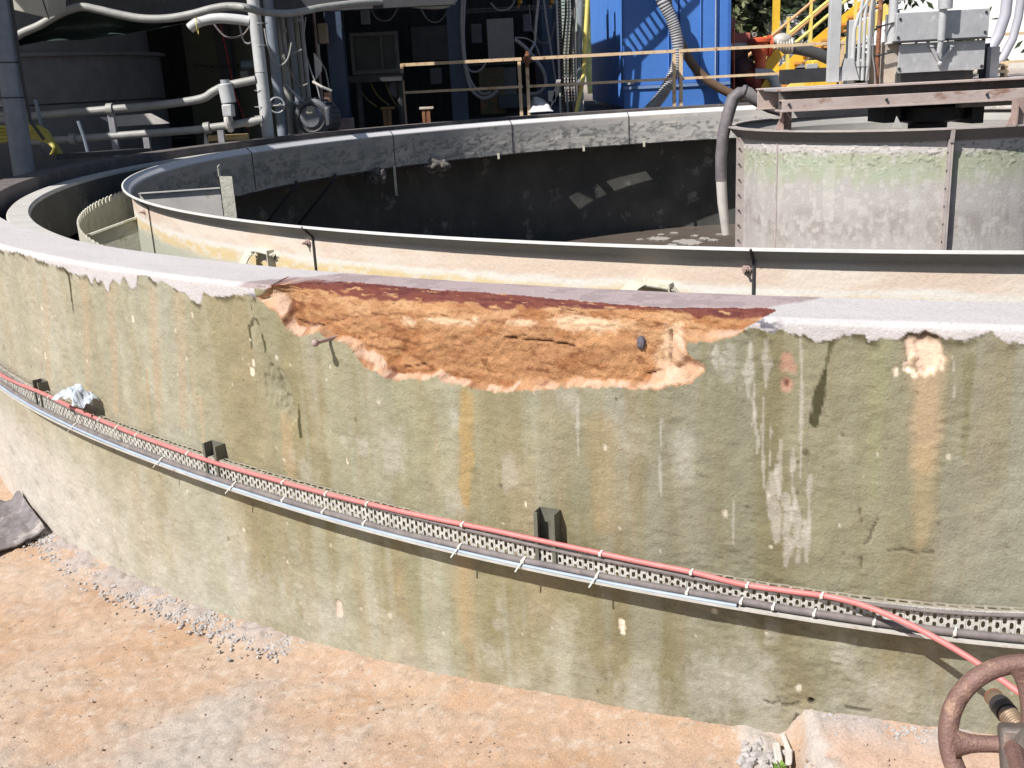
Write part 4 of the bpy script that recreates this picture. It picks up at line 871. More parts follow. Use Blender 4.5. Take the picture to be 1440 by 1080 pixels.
def g4():
    b = rad(random.uniform(-22.2, -17)); o = abs(random.gauss(0, .03))+.004; p = ringp(RA+o, b, 0); return p[0], p[1], random.uniform(.0025, .007)
grav_m = M('grey gravel', (.46, .43, .42), (.30, .28, .27), 30, .9, 0, .2)
stones('gravel', g1, 3600, grav_m, 'grey crumbled gravel along the foot of the wall')
stones('gravel', g4, 420, grav_m, 'grey cement crumbs along the wall foot on the raised slab')
stones('gravel', g2, 1700, M('dirt pebbles', (.43, .33, .26), (.36, .27, .21), 20, .95, 0, .2), 'small pebbles scattered over the orange dirt')
stones('gravel', g3, 90, grav_m, 'broken concrete crumbs in the crack beside the raised slab')
# slivers of broken cement and a tiny weed in the crack
for pts, nm in (([(1096, 1037), (1103, 1036), (1112, 1060), (1106, 1062)], 0), ([(1085, 1050), (1096, 1050), (1100, 1076), (1090, 1080)], 1), ([(1103, 1062), (1114, 1058), (1113, 1078), (1104, 1078)], 2)):
    c = [Zp(x, y, -.03) for x, y in pts]; mb = MB(); mb.prism([p+np.array([0, 0, .0]) for p in c], (.004, .006, .011)); obj('cement_sliver', mb, M('pale broken cement', (.56, .53, .49), (.42, .4, .37), 22, .9, 0, .4), bevel=.004,
        label=('long pale sliver of broken cement at the head of the crack', 'flat pale piece of broken cement left of the weed', 'small grey cement chip right of the weed')[nm], cat='rubble', group='broken cement pieces in the crack')
mb = MB(); c = Zp(1096, 1084, -.02)
for k in range(16):
    a = random.uniform(0, 6.28); l = random.uniform(.012, .026); d = np.array([math.cos(a)*.6, math.sin(a)*.6, 1.0])*l; p = c+np.array([random.uniform(-.014, .014), random.uniform(-.012, .012), 0]); s_ = np.array([-math.sin(a), math.cos(a), 0])*.006
    mb.add([p-s_, p+s_, p+d*.6+s_*1.2, p+d, p+d*.6-s_*1.2], [(0, 1, 2, 3, 4)])
obj('weed', mb, M('weed green', (.22, .34, .06), (.14, .24, .04), 20, .7, 0, 0), smooth=0, label='tiny green weed growing from the crack at the bottom', cat='weed')
# dark rubber mat lying against the wall at the left
n = 40; U, W_ = np.meshgrid(np.linspace(0, 1, n), np.linspace(0, 1, n), indexing='ij')
p00, p10, p11, p01 = Zp(-60, 800, -.235), Zp(66, 752, -.235), Zp(30, 702, -.20), Zp(-70, 712, -.22)
Pg = (p00*((1-U)*(1-W_))[..., None]+p10*(U*(1-W_))[..., None]+p11*(U*W_)[..., None]+p01*((1-U)*W_)[..., None])
Pg = Pg+np.array([0, 0, 1])*(.03*fbm(U*5, W_*5, 4, 520)-.01+.08*sst(.5, .1, U)*sst(.35, .8, W_)+.03*sst(.85, 1, U))[..., None]
mb = MB(); mb.sheet(Pg, .008); obj('rubber_mat', mb, M('dusty dark mat', (.22, .2, .205), (.12, .11, .115), 16, .9, 0, .4, spots=(.36, .33, .31), spot_t=.62), label='crumpled dusty dark grey rubber mat at the foot of the wall', cat='mat', smooth=60)
# ------------------------------------------------------------------ hand wheel valve in the lower right corner
hc = CAM+ray(1453, 1047)*1.55; ax = ray(1453, 1047); ax = ax/np.linalg.norm(ax); ax = ax-.30*RT+.36*UP; ax /= np.linalg.norm(ax)
wn = ray(1453, 1047)/np.linalg.norm(ray(1453, 1047))-.10*RT+.16*UP; wn /= np.linalg.norm(wn)
hv = thing('handwheel_valve', 'rusty iron handwheel on a threaded stem at the lower right corner', 'valve', (hc[0]+.25, hc[1]-.25, gz(hc[0], hc[1])))
mb = MB(); mb.torus(hc, wn, .118, .0148, 64, 16)
rx = RT-wn*(RT @ wn); rx /= np.linalg.norm(rx); ry = np.cross(wn, rx)
obj('wheel_rim', mb, rusty_wheel, hv, smooth=60)
for k in range(4):
    t = rad(182+90*k); e = rx*math.cos(t)+ry*math.sin(t)*(-1); mb = MB()
    N_ = 9; pts = [hc+e*(.02+.09*i/(N_-1))-wn*.006 for i in range(N_)]
    mb.tube(pts, [.016, .0145, .013, .0125, .0125, .013, .0145, .018, .023], 12); obj('spoke', mb, rusty_wheel, hv, smooth=60)
mb = MB(); 
mb.tube([hc-wn*.055, hc-wn*.05, hc-wn*.01, hc+wn*.018, hc+wn*.022], [.026, .033, .036, .033, .026], 20); mb.hexa([hc+rx*a_+ry*b_+wn*c_ for c_ in (-.045, .01) for a_, b_ in ((-.048, -.03), (.05, -.03), (.05, .06), (-.048, .06))])
obj('hub', mb, M('worn grey iron', (.16, .14, .13), (.11, .09, .08), 12, .6, .3, .25, spots=(.33, .2, .14), spot_t=.6), hv, bevel=.010)
mb = MB(); pts = []; rr = []
for i in range(150):
    u = -.12+.31*i/149; pts.append(hc+ax*u); th_ = .0145+(.002*(i % 4 in (0, 1)) if .02 < u < .115 else 0); rr.append(th_)
mb.tube(pts, rr, 18); obj('threaded_stem', mb, M('greasy rusty thread', (.30, .22, .15), (.18, .12, .08), 30, .5, .4, .1), hv)
mb = MB(); mb.tube([hc+ax*.118, hc+ax*.158], .0175, 20); obj('black_tape', mb, black_rubber, hv)
mb = MB(); mb.tube([hc+ax*.188, hc+ax*.192], .0155, 16); obj('stem_end', mb, rust, hv)
mb = MB()
for s_ in (-1, 1): mb.tube([hc-wn*.04+rx*s_*.03, hc-ax*.14+rx*s_*.055, hc-ax*.30+rx*s_*.06], .014, 10)
mb.tube([hc-ax*.30, hc-ax*.325], .095, 24); mb.tube([hc-ax*.325, hc-ax*.40], [.06, .05], 20); mb.ball(hc-ax*.46, .10, 20, 14)
e_ = hc-ax*.46; mb.tube([e_, np.array([e_[0], e_[1], e_[2]-.2]), np.array([e_[0], e_[1], gz(e_[0], e_[1])-.05])], .05, 18)
obj('valve_body', mb, rusty_wheel, hv)
# ------------------------------------------------------------------ things behind the tank
GB = .93                                              # ground level behind
def vcyl(px, py, v, r, z0, z1, n=14):
    p = V(px, py, v); mb = MB(); mb.cyl((p[0], v, z0), (p[0], v, z1), r, n); return mb
def vbox(px, py, v, w, d, z0, z1):
    p = V(px, py, v); mb = MB(); mb.box((p[0]-w/2, v-d/2, z0), (p[0]+w/2, v+d/2, z1)); return mb
def solo(name, mb, m, label, cat, group=None, **kw): return obj(name, mb, m, label=label, cat=cat, group=group, **kw)
def ptube(v, pts, r, n=12, k=6):
    mb = MB(); mb.tube(catmull([V(*((x, y)+((vv,) if vv else (v,)))) for x, y, vv in [(p+(None,))[:3] for p in pts]], k), r, n); return mb
def front_panel(px0, py0, px1, py1, v, d):            # upright box whose front face spans these photo corners
    a = V(px0, py0, v); b = V(px1, py1, v); mb = MB(); mb.box((a[0], v, b[2]), (b[0], v+d, a[2])); return mb
# --- railings
VR = 17.3; zr = V(731, 83, VR)[2]; zm = V(731, 122, VR)[2]
def railing(xs, x_end, label, posts, skip_end=False):
    x0 = V(xs, 85, VR)[0]; x1 = V(x_end, 70, VR)[0]
    r = thing('railing', label, 'railing', ((x0+x1)/2, VR, GB), 'railing sections behind the tank')
    for nm, z in (('top_rail', zr), ('mid_rail', zm)):
        mb = MB(); hh = .024 if nm == 'top_rail' else .02; mb.box((x0-.02, VR-.035, z-hh), (x1+.02, VR-.029, z+hh)); mb.box((x0-.02, VR-.029, z+hh-.006), (x1+.02, VR+.02, z+hh)); obj(nm, mb, rail_paint, r)
    for px in posts:
        p = V(px, 110, VR); mb = MB(); mb.box((p[0]-.026, VR-.027, GB-.1), (p[0]+.026, VR-.018, zr+.016)); mb.box((p[0]-.026, VR-.018, GB-.1), (p[0]-.019, VR+.03, zr+.016)); obj('post', mb, rail_paint, r)
railing(565, 731, 'faded ochre railing section in front of the dark shed bay', (566, 731))
railing(742, 948, 'faded ochre railing section in front of the cables and blue container edge', (742, 948))
railing(957.5, 1215, 'faded ochre railing section right of the corrugated hose', (957.5, 1183))
railing(1396, 1540, 'faded ochre railing section right of the galvanised box', (1480, 1540))
# --- blue container
VC = 18.2
xa, xb = V(876, 60, VC)[0], V(1027, 60, VC)[0]
cont = thing('shipping_container', 'blue corrugated steel container standing behind the railing', 'container', ((xa+xb)/2, VC+3, GB))
blue = M('container blue', (.075, .22, .62), (.06, .18, .53), 2.5, .42, 0, .04, spots=(.16, .26, .55), spot_t=.68)
blue_d = M('container blue frame', (.05, .15, .46), (.04, .12, .38), 4, .45, 0, .04)
zt_c = GB+2.6; zsill = V(900, 122, VC)[2]
mb = MB(); nseg = 26; y0, y1 = VC+.08, VC+6.0; prof = []
for i in range(nseg):
    yy = y0+(y1-y0)*i/nseg; w = (y1-y0)/nseg
    prof += [(xa+.0, yy), (xa+.0, yy+w*.32), (xa+.05, yy+w*.5), (xa+.05, yy+w*.82)]
prof.append((xa, y1))
vs = []; fs = []
for i, (x, y) in enumerate(prof): vs += [(x, y, GB+.16), (x, y, zt_c)]
fs = [(2*i, 2*i+2, 2*i+3, 2*i+1) for i in range(len(prof)-1)]
mb.add(vs, fs); obj('side_wall', mb, blue, cont)
mb = MB(); mb.box((xa+.06, VC+.05, GB+.02), (xb-.02, VC+5.98, zt_c-.01)); obj('body', mb, blue_d, cont)
for i, (u0, u1) in enumerate(((0, .52), (.535, .90), (.91, 1))):
    mb = MB(); mb.box((xa+.012+(xb-xa-.03)*u0, VC, zsill+.02), (xa+.006+(xb-xa-.03)*u1, VC+.045, zt_c-.02)); obj('door_leaf', mb, blue, cont, bevel=.006)
mb = MB(); mb.box((xa, VC-.03, zsill-.035), (xb, VC+.04, zsill+.017)); obj('door_sill', mb, M('pale blue sill', (.2, .3, .52), (.14, .24, .45), 4, .5, 0, .05), cont)
mb = MB(); mb.box((xa+.03, VC-.0, GB), (xb-.01, VC+.04, zsill-.04)); obj('lower_panel', mb, blue, cont, bevel=.004)
mb = MB(); mb.box((xb-.05, VC-.012, GB), (xb+.004, VC+.05, zt_c)); obj('corner_post', mb, blue_d, cont)
mb = MB(); mb.box((xa-.004, VC-.012, GB), (xa+.03, VC+.08, zt_c)); obj('corner_post', mb, blue_d, cont)
for px in (1006, 940, 985):
    p = V(px, 60, VC); mb = MB(); mb.cyl((p[0], VC-.02, zsill+.03), (p[0], VC-.02, zt_c-.03), .012, 8); obj('lock_rod', mb, blue if px != 1006 else M('pale rod', (.35, .42, .55), None, 8, .5, 0, .02), cont)
p = V(885, 119, VC); mb = MB(); mb.box((p[0]-.05, VC-.05, p[2]), (p[0]+.07, VC-.031, p[2]+.07)); obj('tag_plate', mb, white_pipe, cont)
# --- corrugated hose and brown hose in front of the container
def corr(pts, v, r):
    P_ = catmull([V(x, y, vv) for x, y, vv in pts], 26); rr = [r*(1.06 if (i // 2) % 2 else .9) for i in range(len(P_))]; mb = MB(); mb.tube(P_, rr, 16); return mb
solo('corrugated_hose', corr([(918, -40, 17.6), (932, 2, 17.6), (944, 26, 17.6), (951, 48, 17.6), (954, 74, 17.6), (950, 97, 17.6), (940, 118, 17.6), (928, 138, 17.65), (912, 156, 17.7), (900, 172, 17.75)], 17.6, .095), M('pale grey corrugated plastic', (.42, .42, .44), (.3, .3, .32), 6, .5, 0, .03), 'thick pale grey corrugated hose hanging in front of the blue container', 'hose')
solo('brown_hose', ptube(17.9, [(935, -20), (942, 20), (958, 62), (975, 92), (995, 113), (1020, 128), (1045, 138), (1075, 142)], .075, 14), M('brown rubber', (.20, .125, .075), (.12, .075, .05), 8, .55, 0, .08), 'brown rubber hose sagging from the blue container down to the tank edge', 'hose')
# --- right: trees, stairs, pump, tote, white building
leaf = [M('leaf dark', (.035, .06, .02), (.02, .035, .012), 3, .6, 0, 0), M('leaf mid', (.07, .10, .035), (.04, .065, .02), 3, .6, 0, 0), M('leaf pale', (.22, .23, .12), (.15, .17, .08), 3, .6, 0, 0)]
bark = M('bark', (.11, .08, .06), (.06, .045, .035), 8, .9, 0, .4, stretch=(1, 1, .2))
def tree(x, y, hgt, r, lm, label, n=5200, zlow=.2):
    t = thing('tree', label, 'tree', (x, y, GB-.1), 'trees behind the container')
    mb = MB(); mb.tube([(x, y, GB-.2), (x+.1, y, GB+hgt*.3), (x-.05, y+.1, GB+hgt*.6), (x, y, GB+hgt*.9)], [.26, .2, .13, .03], 10)
    for k in range(9):
        a = k*2.4; z = GB+hgt*(.22+.07*k); mb.tube([(x, y, z), (x+math.cos(a)*r*.4, y+math.sin(a)*r*.4, z+.5), (x+math.cos(a)*r*.8, y+math.sin(a)*r*.8, z+.8)], [.08, .05, .015], 6)
    obj('trunk', mb, bark, t)
    cl = [np.array([x+random.gauss(0, .5)*r, y+random.gauss(0, .45)*r, GB+hgt*random.uniform(zlow, 1)]) for _ in range(46)]
    mb = MB()
    for i in range(n):
        c = cl[i % 46]; s_ = .5*(1.1-.5*(c[2]-GB)/hgt)
        p = c+np.array([random.gauss(0, s_), random.gauss(0, s_), random.gauss(0, s_*.75)]); a = np.array([random.gauss(0, 1) for _ in range(3)]); a /= np.linalg.norm(a); b = np.cross(a, [random.gauss(0, 1) for _ in range(3)]); b /= np.linalg.norm(b)
        l = random.uniform(.09, .17); mb.add([p-a*l, p+b*l*.5, p+a*l, p-b*l*.5], [(0, 1, 2, 3)])
    obj('crown', mb, lm, t, smooth=0)
tree(6.4, 29, 6.2, 2.3, leaf[0], 'dense dark green tree just right of the blue container', 8000, .02); tree(9.6, 31, 7, 2.6, leaf[0], 'dense dark tree seen between the yellow stair rails', 8000, .02)
tree(5.0, 27.2, 4.6, 1.0, leaf[2], 'pale green feathery tree beside the container corner', 1500, .35)
# embankment behind, overgrown
n = 70; U, W_ = np.meshgrid(np.linspace(0, 1, n), np.linspace(0, 1, 24), indexing='ij')
Pg = np.stack([3+9*U, 34.5+4*W_+1.2*fbm(U*6, W_*3, 3, 610), GB-.2+4.2*W_**.7+1.2*(fbm(U*9, W_*6, 4, 611)-.5)], -1)
bank_c = np.empty(Pg.shape); bank_c[:] = (.035, .045, .02); bank_c = mixc(bank_c, (.07, .085, .04), sst(.5, .6, fbm(U*30, W_*14, 4, 612)))
grid_mesh('hillside', Pg, bank_c, MV('overgrown bank', .95, .8, 4, .3, vscale=3), None, flip=True, kind='structure')
# yellow stairs: climbs to the right
st = thing('yellow_staircase', 'yellow steel staircase with handrails rising to the right behind the bridge', 'stairs', V(1065, 160, 24))
def seg(v0, x0, y0, x1, y1, hh, w, m, nm, up=(0, 0, 1)):
    a = V(x0, y0, v0); b = V(x1, y1, v0); mb = MB(); mb.bar(a, b, w, hh, np.array(up)); return obj(nm, mb, m, st)
pos = lambda x, y, v: V(x, y, v)
seg(23.6, 1060, 172, 1250, 12, .27, .06, pale_yellow, 'stringer'); seg(24.8, 1040, 150, 1240, -14, .25, .06, yellow, 'stringer')
for k in range(15):
    u = k/14; a = V(1054+186*u, 166-158*u, 23.6); b = np.array([a[0]-.1, 24.8, a[2]]); mb = MB(); mb.box((a[0]-.17, 23.65, a[2]-.03), (a[0]+.17, 24.75, a[2]+.02)); obj('tread', mb, M('tread orange', (.62, .33, .1), (.45, .22, .07), 8, .6, 0, .1), st)
for v, dy in ((23.6, 0), (24.8, -20)):
    for y_off in (62, 42) if v == 23.6 else (60, 38):
        mb = MB(); mb.tube([V(1050, 150+dy-y_off+10, v), V(1240, -10+dy-y_off+10, v)], .034, 8); obj('handrail', mb, pale_yellow if v < 24 else M('faded orange rail', (.66, .4, .2), None, 6, .5, 0, .05), st)
    for k in range(6):
        x = 1075+k*32; y = 150+dy-(x-1050)*160/190; p = V(x, y, v); q = V(x, y-55, v); mb = MB(); mb.bar((p[0], v, p[2]-.1), (p[0], v, q[2]+.05), .06, .06); obj('handrail_post', mb, pale_yellow, st)
mb = vbox(1091, 40, 24.9, .14, .14, GB-.1, 5.2); obj('tall_post', mb, yellow, st)
# white tote with cage
tv = 27.
tote = thing('caged_tote', 'white caged bulk liquid tote behind the yellow stair rails', 'tote', V(1118, 75, tv))
a = V(1090, 22, tv); b = V(1141, 64, tv); mb = MB(); mb.box((a[0]+.03, tv+.03, b[2]-.5), (b[0]-.03, tv+1., a[2]-.03)); obj('tank', mb, M('milky white plastic', (.72, .73, .74), (.64, .66, .68), 3, .4, 0, .02), tote, bevel=.04)
mb = MB()
for i in range(7): x = a[0]+(b[0]-a[0])*i/6; mb.box((x-.012, tv-.012, b[2]-.5), (x+.012, tv+.012, a[2]))
for i in range(6): z = b[2]-.5+(a[2]-b[2]+.5)*i/5; mb.box((a[0], tv-.025, z-.012), (b[0], tv-.013, z+.012))
obj('cage', mb, galv, tote)
# orange pump set
pv = 20.5
pump = thing('pump_set', 'orange red pump with hopper head standing beside the blue container', 'pump', V(1062, 140, pv))
def lath(px, pts, v, n=24):
    c = V(px, 70, v); mb = MB(); mb.lathe([(r, V(px, y, v)[2]) for r, y in pts], -math.pi, math.pi, n, (c[0], v)); return mb
obj('pump_head', lath(1069, [(.01, 52), (.2, 53), (.23, 55), (.23, 59), (.19, 60), (.185, 66), (.16, 74), (.12, 80), (.1, 88), (.1, 96), (.01, 97)], pv), orange_red, pump)
mb = MB(); p = V(1061, 51, pv); mb.torus(p+np.array([0, 0, .03]), (0, 1, 0), .035, .008, 20, 6); obj('lifting_eye', mb, galv, pump)
mb = MB(); p = V(1082, 64, pv); mb.cyl(p-np.array([.03, 0, 0]), p+np.array([.03, 0, 0]), .19, 20); obj('flange', mb, orange_red, pump)
obj('engine_cover', front_panel(1027, 47, 1056, 62, pv+.2, .6), M('faded red cover', (.42, .13, .1), (.34, .1, .08), 6, .6, 0, .1), pump, bevel=.03)
obj('white_sill', front_panel(1027, 61, 1050, 66, pv+.15, .5), white_pipe, pump)
mb = front_panel(1026, 66, 1052, 130, pv+.25, .6); mb.ball(V(1045, 100, pv+.2), .26, 14, 10); obj('engine_block', mb, M('oily dark red engine', (.10, .03, .025), (.04, .02, .02), 12, .55, .1, .3), pump, bevel=.03)
mb = MB(); p = V(1062, 118, pv); mb.tube([p+np.array([-.15, .1, .2]), p+np.array([0, 0, .05]), p+np.array([.12, 0, -.12])], [.1, .16, .13], 16); mb.ball(V(1054, 108, pv), .13, 12, 9); obj('volute', mb, M('deep red casting', (.34, .06, .03), (.2, .04, .025), 9, .5, 0, .1), pump)
mb = MB(); mb.tube(catmull([V(1062, 104, pv-.1), V(1078, 104, pv-.15), V(1088, 110, pv-.2), V(1092, 124, pv-.2)]), .10, 14); obj('white_elbow', mb, M('pale cast elbow', (.55, .56, .56), (.42, .43, .44), 6, .5, 0, .05), pump)
mb = MB(); mb.bar(V(1068, 140, pv-.1), V(1084, 112, pv-.1), .16, .22); mb.bar(V(1072, 104, pv+.1), V(1096, 72, pv+.1), .12, .2); obj('yellow_guard', mb, yellow, pump)
mb = vbox(1155, 96, 22.5, .55, .5, GB-.1, V(1155, 84, 22.5)[2]); solo('yellow_skid', mb, yellow, 'yellow steel skid frame under the grey hose behind the bridge', 'skid', bevel=.03)
mb = front_panel(1134, 90, 1150, 105, 22.2, .02); solo('control_box', mb, galv, 'small grey box on the front of the yellow skid', 'box', bevel=.01)
solo('suction_hose', ptube(21.2, [(1083, 66), (1100, 67), (1125, 69), (1150, 76), (1172, 85), (1195, 92)], .115, 16), M('dark grey suction hose', (.085, .085, .085), (.05, .05, .05), 5, .5, 0, .05), 'thick dark grey suction hose running right from the orange pump', 'hose')
mb = MB()
for k in range(6): mb.torus(V(1092+k*4, 62+abs(k-2)*.5, 20.9), (1, 0, 0), .125, .03, 20, 8)
mb.ball(V(1100, 56, 20.9), .16, 12, 9, (1.2, 1, .8)); solo('hose_coupling', mb, M('pale coupling', (.55, .53, .48), (.4, .38, .35), 8, .5, .1, .1), 'pale ribbed coupling between the orange pump and the dark hose', 'coupling')
lamp = thing('red_lamp_post', 'thin red post with a small red framed box beside the container edge', 'post', V(1033, 140, 19.2))
mb = MB(); p = V(1032, 40, 19.2); mb.cyl((p[0]+.02, 19.2, GB), (p[0]+.0, 19.2, p[2]), .012, 8); obj('post', mb, orange_red, lamp)
mb = front_panel(1023, 25, 1034, 48, 19.25, .08); obj('box', mb, M('dull red box', (.3, .1, .09), (.2, .09, .085), 9, .5, 0, .05), lamp, bevel=.01)
# white rendered building
wb = thing('white_building', 'bright white rendered building at the right edge', 'building', (27, 48, GB))
x0 = V(1262, 60, 44)[0]; mb = MB(); mb.box((x0, 44, GB-.3), (x0+22, 52, 10)); obj('wall', mb, M('white render', (.9, .9, .89), (.88, .88, .87), 2, .8, 0, .03), wb)
mb = MB(); mb.box((x0-.3, 43.6, 10), (x0+22.3, 52.3, 10.25)); obj('roof', mb, galv, wb)
mb = MB(); mb.box((x0-.02, 43.9, GB-.3), (x0+22.02, 43.995, GB+.3)); obj('plinth', mb, M('pale plinth', (.66, .64, .6), (.56, .54, .5), 3, .85, 0, .1), wb)
for k in range(3):
    mb = MB(); mb.box((x0+9+k*4.2, 43.93, 3.6), (x0+10.6+k*4.2, 43.99, 5.4)); f = obj('window', mb, galv, wb); mb = MB(); mb.box((x0+9.08+k*4.2, 43.91, 3.68), (x0+10.52+k*4.2, 43.925, 5.32)); obj('pane', mb, M('window glass', (.05, .07, .09), None, 3, .1, 0, 0), f)
# ------------------------------------------------------------------ shed, with an unseen roof shaped to shade the left background
shed = thing('open_shed', 'dark open fronted steel shed behind the tank with a blue grey column', 'shed', (-1, 20, GB))
roof_m = M('roof sheet', (.30, .30, .29), (.2, .2, .19), 3, .6, .1, .1)
def roofp(poly, z=4.6, th=.06, lift=0):
    mb = MB(); mb.prism([(x, y, z+lift) for x, y in poly], (0, 0, th)); obj('shade_roof_panel', mb, roof_m, shed)
ZR = 4.6; sx, sy = .757*(ZR-1.3)/1.1106, .653*(ZR-1.3)/1.1106
def shade(poly, lift=0): roofp([(x-sx, y-sy) for x, y in poly], ZR, .06, lift)      # unseen roof panel shaped so its shadow at 1.3 m covers poly
shade([(-16, 8.25), (-3.8, 8.25), (-2.9, 9.35), (-2.85, 11.0), (-16, 11.0)])
shade([(-16, 11.06), (-4.75, 11.06), (-4.75, 13.0), (-16, 13.0)], .07)
shade([(-4.1, 12.2), (-3.75, 12.2), (-3.75, 14.2), (-4.1, 14.2)], .07)
shade([(-16, 13.06), (-4.5, 13.06), (-4.5, 14.2), (-16, 14.2)], .14)
for xa_, xb_ in ((-16, -4.05), (-3.9, -3.42), (-3.30, -2.95), (-2.86, -2.6)): shade([(xa_, 14.3), (xb_, 14.3), (xb_, 15.2), (xa_, 15.2)], .28)  # gaps left between the strips to drop thin bands of sun
shade([(-16, 15.2), (-1.7, 15.2), (-1.7, 17.6), (1.95, 17.6), (1.95, 19), (2.65, 19), (2.65, 26.2), (-16, 26.2)], .21)
a_ = np.array([.75, 17.4, 3.12]); b_ = np.array([2.3, 17.4, 4.5]); mb = MB()
for o in (-.2, .2): mb.bar(a_+np.array([0, o, 0]), b_+np.array([0, o, 0]), .03, .09)
mb.bar(a_+np.array([-.1, 0, .2]), b_+np.array([-.1, 0, .2]), .16, .16)
for i in range(18): q_ = a_+(b_-a_)*i/17; mb.bar(q_+np.array([0, -.2, 0]), q_+np.array([0, .2, 0]), .035, .03)
obj('shadow_tray', mb, dark_steel, shed)
wallm = M('dark shed cladding', (.09, .085, .08), (.05, .048, .046), 3, .8, 0, .15, stretch=(3, 3, .4))
mb = MB(); mb.box((-14, 24.0, GB-.2), (1.5, 24.1, 4.8)); obj('back_wall', mb, wallm, shed)
mb = MB(); mb.box((-14.1, 13, GB-.2), (-14, 24, 4.8)); obj('side_wall', mb, wallm, shed)
mb = MB(); mb.box((-14, 16.0, 3.3), (1.6, 16.25, 3.6)); obj('front_beam', mb, dark_steel, shed)
mb = MB(); mb.box((-14, 18.6, 3.5), (1.4, 18.8, 3.8)); obj('front_beam', mb, dark_steel, shed)
def column(px, py, v, w, lab=None):
    p = V(px, py, v); mb = MB(); x = p[0]
    mb.box((x-w/2, v-.11, GB), (x+w/2, v-.095, 4.55)); mb.box((x-w/2, v+.095, GB), (x+w/2, v+.11, 4.55)); mb.box((x-.008, v-.094, GB), (x+.008, v+.094, 4.55))
    return obj('column', mb, blue_steel, shed)
column(477, 110, 15.9, .24); column(645, 110, 18.2, .27); column(770, 60, 19.6, .2); column(-60, 150, 9.4, .24)
mb = vbox(487, 176, 15.83, .2, .34, GB-.1, V(487, 166, 15.8)[2]); solo('column_plinth', mb, M('pink plinth', (.34, .25, .24), (.25, .19, .18), 7, .8, 0, .1), 'pinkish concrete plinth at the foot of the blue column', 'plinth', bevel=.01)
mb = MB(); mb.box((.75, 20.6, GB-.1), (.86, 23.9, 3.6)); obj('bay_wall', mb, wallm, shed)
# back bay items
solo('equipment_cabinet', front_panel(577, 38, 634, 84, 21.5, .6), M('dull grey cabinet', (.16, .15, .14), (.11, .105, .1), 4, .7, 0, .05), 'dull dark grey cabinet in the shed between the two columns', 'cabinet', bevel=.01)
win = thing('framed_screen', 'large framed dark mesh screen right of the blue column', 'screen', V(528, 105, 16.9))
a = V(491, 47, 16.9); b = V(563, 102, 16.9); mb = MB()
for lo_, hi_ in (((a[0], a[2]-.05), (b[0], a[2])), ((a[0], b[2]), (b[0], b[2]+.06)), ((a[0], b[2]+.06), (a[0]+.05, a[2]-.05)), ((b[0]-.05, b[2]+.06), (b[0], a[2]-.05)), ((b[0]-.28, b[2]+.06), (b[0]-.25, a[2]-.05))): mb.box((lo_[0], 16.88, lo_[1]), (hi_[0], 16.95, hi_[1]))
obj('frame', mb, M('screen frame', (.11, .105, .1), (.07, .065, .06), 6, .6, .1, .1), win); mb = MB(); mb.box((a[0]+.05, 16.92, b[2]+.06), (b[0]-.05, 16.94, a[2]-.05)); obj('screen_panel', mb, M('smeared dark panel', (.05, .057, .053), (.022, .028, .026), 2, .6, 0, .1), win)
mb = MB(); mb.box((a[0]-.1, 16.9, b[2]-.12), (b[0]+.02, 17.3, b[2]-.01)); mb.cyl((a[0]+.05, 17.1, GB), (a[0]+.05, 17.1, b[2]-.1), .05, 8); mb.cyl((b[0]-.05, 17.1, GB), (b[0]-.05, 17.1, b[2]-.1), .05, 8); obj('stand', mb, dark_steel, win)
for k, (x0, y0, x1, y1) in enumerate(((503, 118, 530, 150), (520, 115, 548, 148), (541, 112, 566, 158))):
    solo('thin_cable', ptube(17.2, [(x0, y0), ((x0+x1)/2-2, (y0+y1)/2+4), (x1, y1)], .012, 6), M('dull yellow cable', (.28, .21, .07), (.2, .15, .05), 8, .6, 0, .05), ('left', 'middle', 'right')[k]+' one of three dull yellow cables drooping under the framed screen', 'cable', 'dull cables under the screen')
p = V(553, 120, 17.25); mb = MB(); mb.prism([V(549, 108, 17.25), V(562, 110, 17.25), V(566, 130, 17.25), V(557, 138, 17.25), V(546, 132, 17.25)], (0, .05, 0)); solo('hanging_cloth', mb, M('grey lilac cloth', (.22, .21, .25), (.17, .16, .2), 6, .9, 0, .1), 'small grey lilac cloth hanging below the framed screen', 'cloth')
for k, (px, m) in enumerate(((545, 0), (600, 1))):
    t = thing('valve_stem', ('dull brown T shaped valve stem left of the first railing post', 'bright rusty T shaped valve stem inside the first railing bay')[k], 'valve', V(px, 176, 16.6), 'T shaped valve stems'); mm = (M('brown iron', (.3, .17, .08), (.2, .11, .05), 9, .7, .1, .1), rust)[k]
    p = V(px, 153, 16.6); mb = MB(); mb.box((p[0]-.11, 16.55, p[2]-.01), (p[0]+.11, 16.65, p[2]+.03)); obj('cross_handle', mb, mm if not k else M('pale worn iron', (.55, .47, .4), None, 8, .6, .1, .1), t, bevel=.008)
    mb = MB(); mb.box((p[0]-.075, 16.57, GB), (p[0]-.03, 16.63, p[2]-.012)); mb.box((p[0]+.0, 16.57, GB), (p[0]+.05, 16.63, p[2]-.012)); mb.cyl((p[0]-.02, 16.6, GB), (p[0]-.02, 16.6, p[2]-.012), .022, 8); obj('stem', mb, mm, t)
